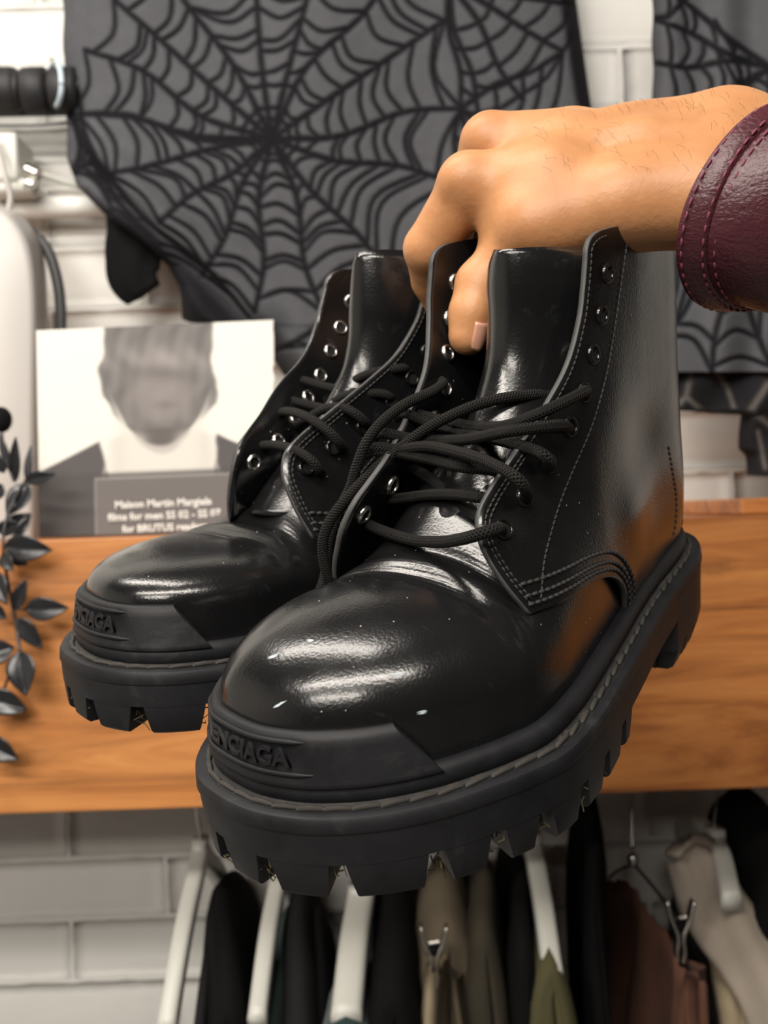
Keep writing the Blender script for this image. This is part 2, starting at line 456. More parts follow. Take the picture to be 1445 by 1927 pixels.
    geo.append((hb + [(p[0], p[1], SB) for p in hb], [tuple(range(40))] + [(i, i + 1, 41 + i, 40 + i) for i in range(39)] + [(0, 39, 79, 40)]))
    V, F, _ = join_geo(geo)
    sole = mesh('outsole', V, F, M['rubber'], B, sharp=38)
    # ---- welt ledge and its stitches
    V, n, m = strip([(.0034, .00015), (.0040, -.0002), (.0062, -.0001), (.0072, .0004), (.0090, .0012)])
    welt = mesh('welt', V, grid_faces(n, m, cu=True, flip=True), M['welt'], B)
    gs = capsule_geo(.0090, .00100, 6); sm = bpy.data.meshes.new('stitch')
    sm.from_pydata([tuple(p) for p in gs[0]], [], gs[1]); sm.materials.append(M['dusty']); sm.polygons.foreach_set('use_smooth', [True] * len(sm.polygons))
    ns = int(per / .0098)
    for i in range(ns):
        s = i * per / ns; p = Vector(pt(s, .0052, .0002)); q = Vector(pt(s + .003, .0052, .0002)); d = (q - p).normalized()
        o = link_mesh('stitch', sm, M['dusty'], welt)
        zz = Vector((0, 0, 1)); yy = zz.cross(d)
        mt = Matrix(((d.x, yy.x, 0), (d.y, yy.y, 0), (d.z, yy.z, 1))).to_4x4()
        o.matrix_local = Matrix.Translation(p) @ mt @ Matrix.Rotation(random.uniform(.02, .16), 4, 'Z') @ Matrix.Diagonal((1, 1, .8 + random.random() * .4, 1))
    # ---- rubber rand between welt and upper
    V, n, m = strip([(.0090, -.0005), (.0078, .0010), (.0071, .0026), (.0070, .0048), (.0077, .0068), (.0090, .0080), (.0108, .0083), (.0150, .0070)])
    mesh('rand', V, grid_faces(n, m, cu=True, flip=True), M['rubber'], B, sharp=70)
    # ---- toe bumper with its lettering
    near_s = lambda x, y: S[int(np.hypot(O[:, 0] - x, O[:, 1] - y).argmin())]
    sc0 = st + (.0135 if sgn > 0 else .0150)                       # the lettering sits off the tip
    sl_t = near_s(.2800, .0373 if sgn > 0 else .0373 - 2 * np.interp(.28, YC[:, 0], YC[:, 1])); sl_b = near_s(.2745, .0452 if sgn > 0 else .0452 - 2 * np.interp(.275, YC[:, 0], YC[:, 1])) - (.006 if sgn > 0 else .002)
    if sgn < 0: sl_t += .007
    prof = [(.0115, .0055), (.0070, .0060), (.0062, .0070), (.0064, .0084), (.0072, .0128), (.0084, .0200), (.0090, .0222), (.0102, .0240), (.0118, .0246), (.0140, .0240), (.0158, .0222)]
    nb = 150
    G = np.zeros((nb + 1, len(prof), 3))
    for j, (d, z) in enumerate(prof):
        k = np.clip((z - .0062) / .018, 0, 1); hl = sc0 - (sl_b + (sl_t - sl_b) * k)
        for i in range(nb + 1):
            u = -1 + 2 * i / nb
            rec = max(0, 1 - max(0, abs(u) * hl - .034) / .006) if .012 < z < .021 else 0
            G[i, j] = pt(sc0 + u * hl, d + .0012 * rec, z)
    Fb = grid_faces(nb + 1, len(prof), flip=True)
    Fb.append(tuple(range(len(prof)))); Fb.append(tuple(nb * len(prof) + k for k in range(len(prof)))[::-1])
    bump = mesh('toe_bumper', G.reshape(-1, 3), Fb, M['rubber'], B, sharp=60)
    # groove lips above and below the lettering
    for z0, hl, dd in ((.0112, .044, .0068), (.0218, .041, .0088)):
        us = np.linspace(-1, 1, 60); P = [pt(sc0 + u * hl, dd + .0004, z0) for u in us]
        V, F, _ = tube_geo(P, [.0010 * min(1, (1 - abs(u)) * 4 + .05) for u in us], 6); mesh('bumper_lip', V, F, M['rubber'], bump)
    fc = bpy.data.curves.new('lettering', 'FONT'); fc.body = 'BALENCIAGA'; fc.size = .0084; fc.extrude = .0006; fc.offset = .00016; fc.align_x = 'CENTER'; fc.bevel_depth = .00012; fc.resolution_u = 3
    fo = bpy.data.objects.new('lettering_curve', fc); COL.objects.link(fo)
    bpy.context.view_layer.update()
    me = bpy.data.meshes.new_from_object(fo.evaluated_get(bpy.context.evaluated_depsgraph_get())); bpy.data.objects.remove(fo)
    co = np.zeros(len(me.vertices) * 3); me.vertices.foreach_get('co', co); co = co.reshape(-1, 3)
    xr = co[:, 0].max() - co[:, 0].min(); co[:, 0] *= .062 / xr
    new = np.array([pt(sc0 - c[0], .0090 - (c[2] + .0006) * 1.1 + (c[1] - .003) * .16, .0138 + c[1]) for c in co])
    me.vertices.foreach_set('co', new.ravel()); me.flip_normals(); me.update(); me.name = 'raised_lettering'; me.materials.clear()
    lt = link_mesh('raised_lettering', me, M['rubber'], bump)
    # ---- vamp: arches along the foot, closed by a rounded cap at the toe
    I = ins(.0130); il = np.arange(0, toe + 1); xin = I[il, 0]; yin = I[il, 1]; k0 = int(xin.argmin()); k1 = int(xin.argmax())
    def base_w(x): return np.interp(x, xin[k0:k1 + 1], yin[k0:k1 + 1]) - yc(x)
    ir = np.arange(toe, NP); xr_ = I[ir, 0][::-1]; yr_ = I[ir, 1][::-1]
    def base_r(x): return yc(x) - np.interp(x, xr_, yr_)
    X0 = .236; ZT = .0528 + dome; CE = 2.15 if sgn > 0 else 2.7       # fullness of the toe cap
    prof_top = np.array([(.09, .100), (.12, .098), (.15, .094), (.165, .089), (.185, .0765), (.2, .0655 + dome * .8), (.212, .0585 + dome), (.222, .0545 + dome), (X0, ZT)])
    def zbase(x): return .0085 + .0135 * sm01((x - .185) / .05)
    def qexp(x): return 2.25 + (CE - 2.25) * sm01((x - .19) / .045)
    def ztop(x): return cub1(prof_top[:, 0], prof_top[:, 1], min(x, X0)) if x < X0 else zbase(x) + (ZT - zbase(x)) * max(0, 1 - ((x - X0) / (xin[k1] - X0)) ** CE) ** (1 / CE)
    NA = 73
    def crease(x, s_, z):
        w = abs(s_) ** 1.2; b_ = .010 * (1 - abs(s_))
        z -= w * .0017 * math.exp(-((x - .2270 - b_) / .0036) ** 2) + w * .0012 * math.exp(-((x - .2130 - b_ * 1.2) / .0030) ** 2)
        z += w * .0008 * math.exp(-((x - .2200 - b_) / .003) ** 2)
        return z + w * .00020 * sin(x * 3900 + 4 * sin(s_ * 6)) * (.6 + .4 * sin(s_ * 23 + x * 300)) * (math.exp(-((x - .2140 - b_ * 1.2) / .006) ** 2) + math.exp(-((x - .228 - b_) / .004) ** 2))
    rows = []
    for x in np.r_[np.linspace(.10, .188, 26), np.linspace(.1886, X0, 84)]:
        zb_ = zbase(x); h = ztop(x) - zb_; p = 2 / qexp(x); r = [(x, yc(x) + base_w(x), .006)]
        for j in range(NA):
            a = pi * j / (NA - 1); c_, s_ = cos(a), sin(a); b = base_w(x) if c_ > 0 else base_r(x)
            r.append((x, yc(x) + b * math.copysign(abs(c_) ** p, c_), crease(x, s_, zb_ + h * abs(s_) ** p)))
        r.append((x, yc(x) - base_r(x), .006)); rows.append(r)
    G = np.array(rows); Va = list(G.reshape(-1, 3)); Fa = grid_faces(G.shape[0], G.shape[1]); geo = [(Va, Fa)]
    # cap: the plan outline of the toe shrunk towards its centre while it rises
    iA = int(np.abs(I[:toe, 0] - X0).argmin()); iB = toe + int(np.abs(I[toe:, 0] - X0).argmin())
    contour = I[iA:iB + 1].copy(); contour[0] = (X0, yc(X0) + base_w(X0)); contour[-1] = (X0, yc(X0) - base_r(X0)); contour = resample(contour, 90); Cc = np.array([X0, yc(X0)]); zb_ = zbase(X0); ring = []
    ring.append([(q[0], q[1], .006) for q in contour])
    for th in np.linspace(0, pi / 2, 37):
        pw = 2 / CE; sc_ = cos(th) ** pw; zz = zb_ + (ZT - zb_) * sin(th) ** pw
        ring.append([(*(Cc + (q - Cc) * sc_), crease(Cc[0] + (q[0] - Cc[0]) * sc_, sin(th), zz)) for q in contour])
    G = np.array(ring); geo.append((list(G.reshape(-1, 3)), grid_faces(G.shape[0], G.shape[1])))
    Va, Fa, _ = join_geo(geo)
    vamp = mesh('vamp', Va, Fa, M['leather'], B)
    bm = bmesh.new(); bm.from_mesh(vamp.data); bmesh.ops.remove_doubles(bm, verts=bm.verts, dist=.00025); bmesh.ops.recalc_face_normals(bm, faces=bm.faces)
    cz = sum((f.normal.z * f.calc_area() for f in bm.faces), 0.0)
    if cz < 0: bmesh.ops.reverse_faces(bm, faces=bm.faces)
    bm.to_mesh(vamp.data); bm.free(); vamp.data.polygons.foreach_set('use_smooth', [True] * len(vamp.data.polygons)); vamp.data.update()
    # ---- quarters (shaft sides with the lacing flaps)
    edge = np.vstack([cr(EDGE, 6), cr(LOWER, 6)[1:]])
    def vz(x, y):
        b = max(1e-4, base_w(x)); r = abs(y - yc(x)) / b
        return -1 if r >= 1 or x < .125 else zbase(x) + (ztop(x) - zbase(x)) * (1 - r ** qexp(x)) ** (1 / qexp(x))
    def bend(x, w, z, side):
        """flap point: half-width w at (x, z), the right flap pulled across by its lace, resting on the vamp"""
        if side < 0: w = w - pull * sm01((x - .125) / .07) * sm01((.108 - z) / .045) + flare * sm01((x - .075) / .06) * sm01((z - .085) / .06)
        w = w + .0022 * math.exp(-((x - .108) / .020) ** 2 - ((z - .042) / .014) ** 2) - .0016 * math.exp(-((x - .085) / .022) ** 2 - ((z - .072) / .016) ** 2) + .0012 * math.exp(-((x - .13) / .03) ** 2 - ((z - .085) / .02) ** 2)
        y = yc(x) + side * w; zz = z * (1 + (ks - 1) * (1 - .6 * sm01((z - .09) / .06)))
        if x > .135: zz = max(zz, vz(x, y) + .0016 + max(0, .0028 - .1 * max(0, z - .02)) * 0)
        return (x, y, zz)
    def slice_pts(xe, z):
        xb = np.interp(z, XBK[:, 0], XBK[:, 1]); s = np.r_[0, .0003, .0012, .003, .0055, .009, .013, .018, .024, .030, .038]
        s = np.r_[s, np.linspace(.038, max(.0385, xe - xb), 26)[1:]]
        x = xb + s; w = halfw(x, z, opening)
        e = np.clip(s / .038, 0, 1); w = w * np.sqrt(np.clip(1 - (1 - e) ** 2, 0, 1))
        return np.c_[x, w]
    def quarter(side, thick=0.0):
        NU = 52; G = np.zeros((len(edge), NU, 3))
        for i, (xe, z) in enumerate(edge):
            P = resample(slice_pts(xe, z)[::-1], 200)
            u = np.linspace(0, 1, NU)
            q = np.stack([np.interp(u, np.linspace(0, 1, 200), P[:, k]) for k in (0, 1)], 1)
            G[i] = [bend(a, b, z, side) for a, b in q]
        o = mesh('quarter', G.reshape(-1, 3), grid_faces(len(edge), NU, flip=(side < 0)), M['leather'], B)
        solidify(o, .0023, -1)
        o.data.materials.append(M['edge']); o.modifiers['thickness'].material_offset_rim = 1
        return o
    for sd in (1, -1): quarter(sd)
    def Q(x, z, side, off=0.0):
        w = halfw(x, z, opening)[0]; xb = np.interp(z, XBK[:, 0], XBK[:, 1]); e = np.clip((x - xb) / .038, 0, 1)
        w *= sqrt(max(0, 1 - (1 - e) ** 2))
        return np.array(bend(x, w + off, z, side))
    def qn(x, z, side):
        e = 1e-3
        a = Q(x + e, z, side) - Q(x - e, z, side); b = Q(x, z + e, side) - Q(x, z - e, side)
        n_ = np.cross(a, b); n_ /= np.linalg.norm(n_)
        return n_ if n_[1] * side > 0 else -n_
    def offset2(P, d):
        P = np.asarray(P); t = np.gradient(P, axis=0); t /= np.linalg.norm(t, axis=1)[:, None]
        return P + np.stack([t[:, 1], -t[:, 0]], 1) * d
    fr = cr(EDGE, 8); lo = cr(LOWER, 8)
    # single dividing seam from collar to flap corner, counter seam, edge rows, triple row on the lower edge
    seam = cr([(.094, .160), (.103, .141), (.113, .122), (.124, .106), (.141, .090), (.162, .075), (.182, .062), (.198, .052), (.207, .044)], 8)
    ctr = cr([(.054, .058), (.050, .045), (.046, .032), (.046, .020), (.048, .014)], 8)
    for sd in (1, -1):
        rows = []
        def add(P2, pitch, L, r):
            P3 = np.array([Q(x, z, sd, .0001) for x, z in P2]); N3 = np.array([qn(x, z, sd) for x, z in P2])
            rows.append(stitch_row(P3, N3, pitch, L, r))
        e1 = offset2(fr, .0026); e2 = offset2(fr, .0044)
        add(e1[4:-2], .0025, .0021, .00046); add(e2[70:-3], .0025, .0021, .00046)
        add(seam, .0027, .0023, .00046); add(ctr, .0026, .0021, .00038)
        for d in (.0030, .0058, .0098):
            l2 = offset2(lo, d); l2 = l2[(l2[:, 1] > .008)]
            add(l2[1:], .0036, .0031, .00088)
        V, F, _ = join_geo(rows); mesh('stitching', V, F, M['stitch'], B)['kind'] = 'stuff'
    # ---- back strip and rubber heel cup
    G = []
    for z in np.linspace(.010, .160, 30):
        P = slice_pts(.1, z); wd = .006 + .026 * np.clip((.075 - z) / .06, 0, 1)
        s = np.r_[0, np.cumsum(np.linalg.norm(np.diff(P, axis=0), axis=1))]
        q = np.linspace(0, wd, 9); x = np.interp(q, s, P[:, 0]); w = np.interp(q, s, P[:, 1])
        L_ = [(a - .0012 * (1 - i / 9), yc(a) + b + .0009 * (i / 8), z * ks) for i, (a, b) in enumerate(zip(x, w))]
        R_ = [(a - .0012 * (1 - i / 9), yc(a) - b - .0009 * (i / 8), z * ks) for i, (a, b) in enumerate(zip(x, w))]
        G.append(R_[::-1] + L_[1:])
    G = np.array(G); o = mesh('back_stay', G.reshape(-1, 3), grid_faces(G.shape[0], G.shape[1], flip=True), M['leather'], B); solidify(o, .0012, 1)
    hc = 24
    G = []
    for j, (d, z) in enumerate([(.0115, .0060), (.0072, .0070), (.0066, .0095), (.0060, .015), (.0052, .022), (.0050, .028), (.0056, .0315), (.0074, .0325), (.0098, .0315)]):
        k = np.clip((z - .007) / .025, 0, 1); hl = .034 - .010 * k
        G.append([pt(u * hl, d, z) for u in np.linspace(-1, 1, hc)])
    G = np.array(G); o = mesh('heel_cup', G.reshape(-1, 3), grid_faces(G.shape[0], G.shape[1]), M['rubber'], B); solidify(o, .002, -1)
    # ---- tongue
    tc = cr([(.212, .048), (.201, .061), (.187, .075), (.173, .089), (.161, .103), (.152, .117), (.148, .132), (.147, .147), (.145, .157 + tongue_top)], 6)
    th = np.interp(np.linspace(0, 1, len(tc)), [0, .15, .5, .85, .95, 1], [.020, .022, .0255, .0275, .0255, .019])
    G = np.zeros((len(tc), 25, 3))
    for i, (x, z) in enumerate(tc):
        for j, t_ in enumerate(np.linspace(-1, 1, 25)):
            f = i / (len(tc) - 1); hw_ = th[i] * tong[2]
            G[i, j] = (x - .035 * tong[3] * min(1, .35 + f * 1.3) * t_ * t_ + tong[1] * f, yc(x) + hw_ * t_ + tong[0] * f, z - .006 * t_ * t_ * f + skew * t_ * f ** 3)
    tg = mesh('tongue', G.reshape(-1, 3), grid_faces(len(tc), 25), M['leather'], B); solidify(tg, .0022, -1)
    # ---- insole, so that the shoe is closed inside
    Ii = ins(.0175)[::4]; mesh('insole', [(p[0], p[1], .0105) for p in Ii], [tuple(range(len(Ii)))], M['hole'], B, smooth=False)
    # ---- eyelets
    EY = [(.1149, .1458), (.1225, .1303), (.1324, .1164), (.1429, .1034), (.1561, .0927), (.1735, .0827), (.1917, .0749), (.2090, .0680)]
    ringp = [(.0026, -.0006), (.0027, .0007), (.0030, .0011), (.0036, .0010), (.0041, .0003), (.0042, -.0003)]
    rv, rf = lathe_ring(ringp, 20)
    hv = [(.0028 * cos(2 * pi * k / 14), .0028 * sin(2 * pi * k / 14), .0001) for k in range(14)]
    def shared(nm, v, f, mt):
        me_ = bpy.data.meshes.new(nm); me_.from_pydata([tuple(a) for a in v], [], f); me_.materials.append(mt); me_.polygons.foreach_set('use_smooth', [True] * len(me_.polygons)); return me_
    mo = shared('eyelet_ring', rv, rf, M['gun']); mi = shared('eyelet_back', rv, rf, M['silver']); mh = shared('eyelet_hole', hv, [tuple(range(14))], M['hole'])
    for sd in (1, -1):
        for (x, z) in EY:
            nn = qn(x, z, sd); p = Q(x, z, sd)
            for inner in (0, 1):
                d = Vector(nn) * (1 if not inner else -1); pos = Vector(p) + d * (.0003 if not inner else .0026)
                qt = d.to_track_quat('Z', 'Y')
                e = link_mesh('eyelet', mo if not inner else mi, None, B); e.matrix_local = Matrix.Translation(pos) @ qt.to_matrix().to_4x4()
                h = link_mesh('eyelet_hole', mh, None, e)
    # ---- laces
    inv = np.array(Rm); org = -np.array(tv) @ inv
    def on_plane(px, py, y):
        d = np.array([(px - 722.5) / FPX, 1, -(py - 963.5) / FPX]) @ inv
        return org + d * ((y - org[1]) / d[1])
    parts = []
    for path in lace_paths + free_paths:
        P = np.array([on_plane(*q) for q in path]); P = cr(P, 10)
        n_ = max(12, int(plen(P) / .0016)); P = resample(P, n_)
        parts.append(tube_geo(P, .00225, 10))
    V, F, U = join_geo(parts); lc = mesh('lace', V, F, M['lace'], B, uv=U)
    fr_ = []
    for path in free_paths:
        if path[0][-1] is None: continue
        e0 = np.array(on_plane(*path[-1])); e1_ = np.array(on_plane(*path[-2])); d = (e0 - e1_) / np.linalg.norm(e0 - e1_)
        for k in range(22):
            r_ = np.random.randn(3) * .0013; a = e0 - d * np.random.rand() * .006 + r_ * .7
            fr_.append(tube_geo(cr([a, a + d * .003 + r_, a + d * (.004 + .003 * np.random.rand()) + np.random.randn(3) * .002], 3), .00022, 4))
    if fr_:
        V, F, U = join_geo(fr_); f_ = mesh('frayed_end', V, F, M['lace'], lc, uv=U); f_['kind'] = 'stuff'
    # ---- paint scuffs on the toe cap and dried grass caught between the lugs
    if scuffs:
        from mathutils.bvhtree import BVHTree
        bm = bmesh.new(); bm.from_mesh(vamp.data); bvh = BVHTree.FromBMesh(bm); bm.free()
        for (px, py, L, ang, wd) in scuffs:
            d = np.array([(px - 722.5) / FPX, 1, -(py - 963.5) / FPX]) @ inv
            h, nn, _, _ = bvh.ray_cast(Vector(org), Vector(d).normalized())
            if h is None: continue
            right_ = np.array([1, 0, 0]) @ inv; up_ = np.array([0, 0, 1]) @ inv
            dr = Vector(right_ * cos(ang) + up_ * sin(ang)); dr = (dr - nn * dr.dot(nn)).normalized(); bt = nn.cross(dr)
            vv = []; ff = []
            for k in range(6):
                o0 = Vector((random.uniform(-.5, .5) * L * .5,)*1 + (random.uniform(-1, 1) * wd, 0)); l_ = L * random.uniform(.3, .55); w_ = wd * random.uniform(.25, .6)
                c0 = h + dr * o0.x + bt * o0.y
                b0 = len(vv)
                for (a_, b_) in ((-l_, 0), (0, w_), (l_, 0), (0, -w_)):
                    q_ = c0 + dr * a_ + bt * b_; hh, n2, _, _ = bvh.find_nearest(q_); vv.append(hh + n2 * .00012)
                ff.append((b0, b0 + 1, b0 + 2, b0 + 3))
            mesh('paint_scuff', vv, ff, M['scuff'], B, smooth=False)
    bits = []
    for c in allc[2:-2]:
        for k in range(7):
            a = np.array(pt(c + random.uniform(-.003, .003), random.uniform(.002, .008), random.uniform(SB - .009, SB - .001)))
            bits.append(tube_geo(np.array([a, a + np.random.randn(3) * .0012, a + np.random.randn(3) * .0022]), .00025, 4))
    V, F, U = join_geo(bits); g_ = mesh('dried_grass', V, F, M['grass'], sole); g_['kind'] = 'stuff'
    return B, on_plane

R1 = np.array([[-0.63470062, 0.76384879, -0.11700491], [-0.71769497, -0.63881009, -0.27719234], [-0.28647695, -0.09196031, 0.9536636]]); t1 = (0.15535921, 0.56772312, -0.00783635)
R2 = np.array([[-0.73340946, 0.6793511, -0.02434438], [-0.66770206, -0.72663165, -0.16180358], [-0.12761083, -0.10241348, 0.98652266]]); t2 = (0.09744631, 0.65542015, -0.02217907)
laces1 = [
    [(944, 996, .032), (938, 994, .040), (915, 1001, .040), (870, 1014, .031), (825, 1020, .015), (770, 1015, -.004), (710, 995, -.025), (668, 973, -.042), (652, 962, -.048), (648, 955, -.054)],
    [(718, 941, -.040), (726, 941, -.034), (760, 937, -.024), (810, 931, -.008), (860, 931, .008), (905, 936, .020), (935, 942, .024), (960, 950, .026)],
    [(746, 880, -.040), (756, 879, -.034), (785, 886, -.026), (815, 905, -.014), (850, 938, 0), (885, 965, .012), (905, 975, .02), (930, 985, .026), (950, 990, .029)],
    [(990, 940, .032), (992, 930, .040), (980, 908, .043), (955, 888, .038), (905, 864, .024), (850, 848, .006), (800, 840, -.010), (752, 846, -.024), (714, 842, -.032), (695, 846, -.039), (690, 853, -.046)],
    [(688, 856, -.047), (698, 850, -.039), (716, 849, -.032), (752, 853, -.024), (813, 865, -.007), (866, 878, .010), (923, 884, .020), (960, 892, .024), (985, 905, .026)],
    [(706, 822, -.047), (712, 816, -.040), (728, 816, -.032), (771, 825, -.024), (828, 829, -.010), (885, 826, .008), (942, 814, .026), (1000, 806, .036), (1055, 800, .041), (1069, 805, .034)],
    [(746, 786, -.045), (752, 778, -.038), (768, 780, -.030), (809, 797, -.022), (866, 812, -.006), (942, 829, .020), (1000, 845, .036), (1027, 860, .042), (1036, 876, .040), (1030, 880, .033)],
    [(783, 779, -.032), (847, 795, -.012), (904, 804, .006), (955, 800, .022), (1019, 776, .036), (1075, 750, .042), (1102, 736, .042), (1101, 745, .034)],
]
free1 = [
    [(1075, 745, .018), (1045, 741, .018), (1030, 741, .018), (962, 747, .012), (904, 760, .004), (847, 783, -.006), (798, 810, -.016), (752, 844, -.024), (707, 882, -.031), (669, 920, -.036), (630, 966, -.042), (612, 1000, -.046), (607, 1034, -.049), (614, 1074, -.051), (628, 1100, -.052)],
    [(824, 714, -.042), (833, 721, -.031), (813, 737, -.026), (764, 760, -.028), (722, 791, -.031), (691, 829, -.034), (672, 875, -.038), (660, 915, -.043), (640, 958, -.049), (622, 1010, -.054), (612, 1080, -.056), (596, 1130, -.056)],
]
laces2 = [
    [(604, 890, .030), (600, 884, .040), (586, 866, .040), (558, 848, .030), (524, 838, .012), (496, 838, -.008), (474, 842, -.026), (469, 852, -.034)],
    [(645, 845, .030), (641, 838, .038), (624, 817, .039), (593, 793, .030), (565, 779, .016), (538, 774, -.006), (528, 778, -.024)],
    [(690, 800, .030), (686, 794, .036), (669, 779, .036), (641, 766, .028), (614, 769, .016), (586, 783, .000), (560, 800, -.016)],
    [(737, 753, .028), (733, 747, .034), (717, 741, .034), (683, 741, .028), (655, 743, .016), (628, 757, .002), (600, 775, -.014)],
    [(764, 699, .028), (760, 693, .034), (742, 694, .033), (707, 700, .024), (676, 711, .012), (648, 728, -.002), (614, 752, -.018)],
    [(570, 715, -.030), (610, 727, -.014), (645, 734, .002), (690, 741, .020)],
    [(546, 753, -.030), (586, 763, -.014), (615, 770, .002), (640, 776, .014)],
    [(497, 899, -.036), (508, 894, -.030), (520, 888, -.020), (536, 879, -.006)],
]
boot1, plane1 = build_boot((R1, t1), 1, 'black leather boot with loose untied laces and pale scuffs on its toe', 1.0, laces1, free1, .003,
    [(515, 1235, .0042, .05, .0005), (525, 1325, .0042, .35, .0006), (585, 1206, .0024, -.5, .0005), (748, 1268, .0050, .22, .0003), (795, 1340, .0036, .15, .0005)], tong=(.004, 0, .92, 1.0), flare=.013)
boot2, plane2 = build_boot((R2, t2), -1, 'black leather boot with laced flaps and clean toe, partly behind the scuffed boot', 1.03, laces2, [], .014, [], dome=-.012, ks=1.075, pull=.028, thin=.86, tong=(.006, .004, .78, .8), skew=.006, flare=.014)

# ================================================================== the hand that holds them
def rcone(P, a, b, ra, rb):
    """signed distance from grid points P to a rounded cone a-b"""
    ba = b - a; h = np.clip(((P - a) @ ba) / (ba @ ba), 0, 1)
    return np.linalg.norm(P - a - h[..., None] * ba, axis=-1) - (ra + (rb - ra) * h)
def smin(a, b, k):
    h = np.clip(.5 + .5 * (b - a) / k, 0, 1)
    return b + (a - b) * h - k * h * (1 - h)
def surface_nets(D, lo, vox):
    """smooth quad surface of the zero level of D"""
    s = D < 0; n = np.array(D.shape) - 1
    cnt = np.zeros(n, int); acc = np.zeros((*n, 3))
    corner = [(i, j, k) for i in (0, 1) for j in (0, 1) for k in (0, 1)]
    edges = [(a, b) for a in range(8) for b in range(a + 1, 8) if sum(abs(x - y) for x, y in zip(corner[a], corner[b])) == 1]
    sl = lambda c, A: A[c[0]:c[0] + n[0], c[1]:c[1] + n[1], c[2]:c[2] + n[2]]
    for a, b in edges:
        ca, cb = corner[a], corner[b]; da, db = sl(ca, D), sl(cb, D); x = sl(ca, s) != sl(cb, s)
        t = np.where(x, da / np.where(x, da - db, 1), 0)
        for k in range(3): acc[..., k] += np.where(x, ca[k] + t * (cb[k] - ca[k]), 0)
        cnt += x
    act = cnt > 0; idx = -np.ones(n, int); idx[act] = np.arange(act.sum())
    ijk = np.argwhere(act); V = lo + vox * (ijk + acc[act] / cnt[act][:, None])
    F = []
    for ax in range(3):
        o = [0, 0, 0]; o[ax] = 1; m = [D.shape[k] - o[k] for k in range(3)]
        s0 = s[:m[0], :m[1], :m[2]]; s1 = s[o[0]:, o[1]:, o[2]:]; x = np.argwhere(s0 != s1)
        u, w = [(1, 2), (2, 0), (0, 1)][ax]
        x = x[(x[:, u] > 0) & (x[:, w] > 0) & (x[:, u] < n[u]) & (x[:, w] < n[w]) & (x[:, ax] < n[ax])]
        e = np.zeros(3, int); eu = e.copy(); eu[u] = 1; ew = e.copy(); ew[w] = 1
        q = np.stack([idx[tuple((x - a).T)] for a in (eu + ew, ew, e, eu)], 1)
        fl = s0[tuple(x.T)]
        q[~fl] = q[~fl][:, ::-1]
        F.append(q)
    F = np.vstack(F); F = F[(F >= 0).all(1)]
    return V, F

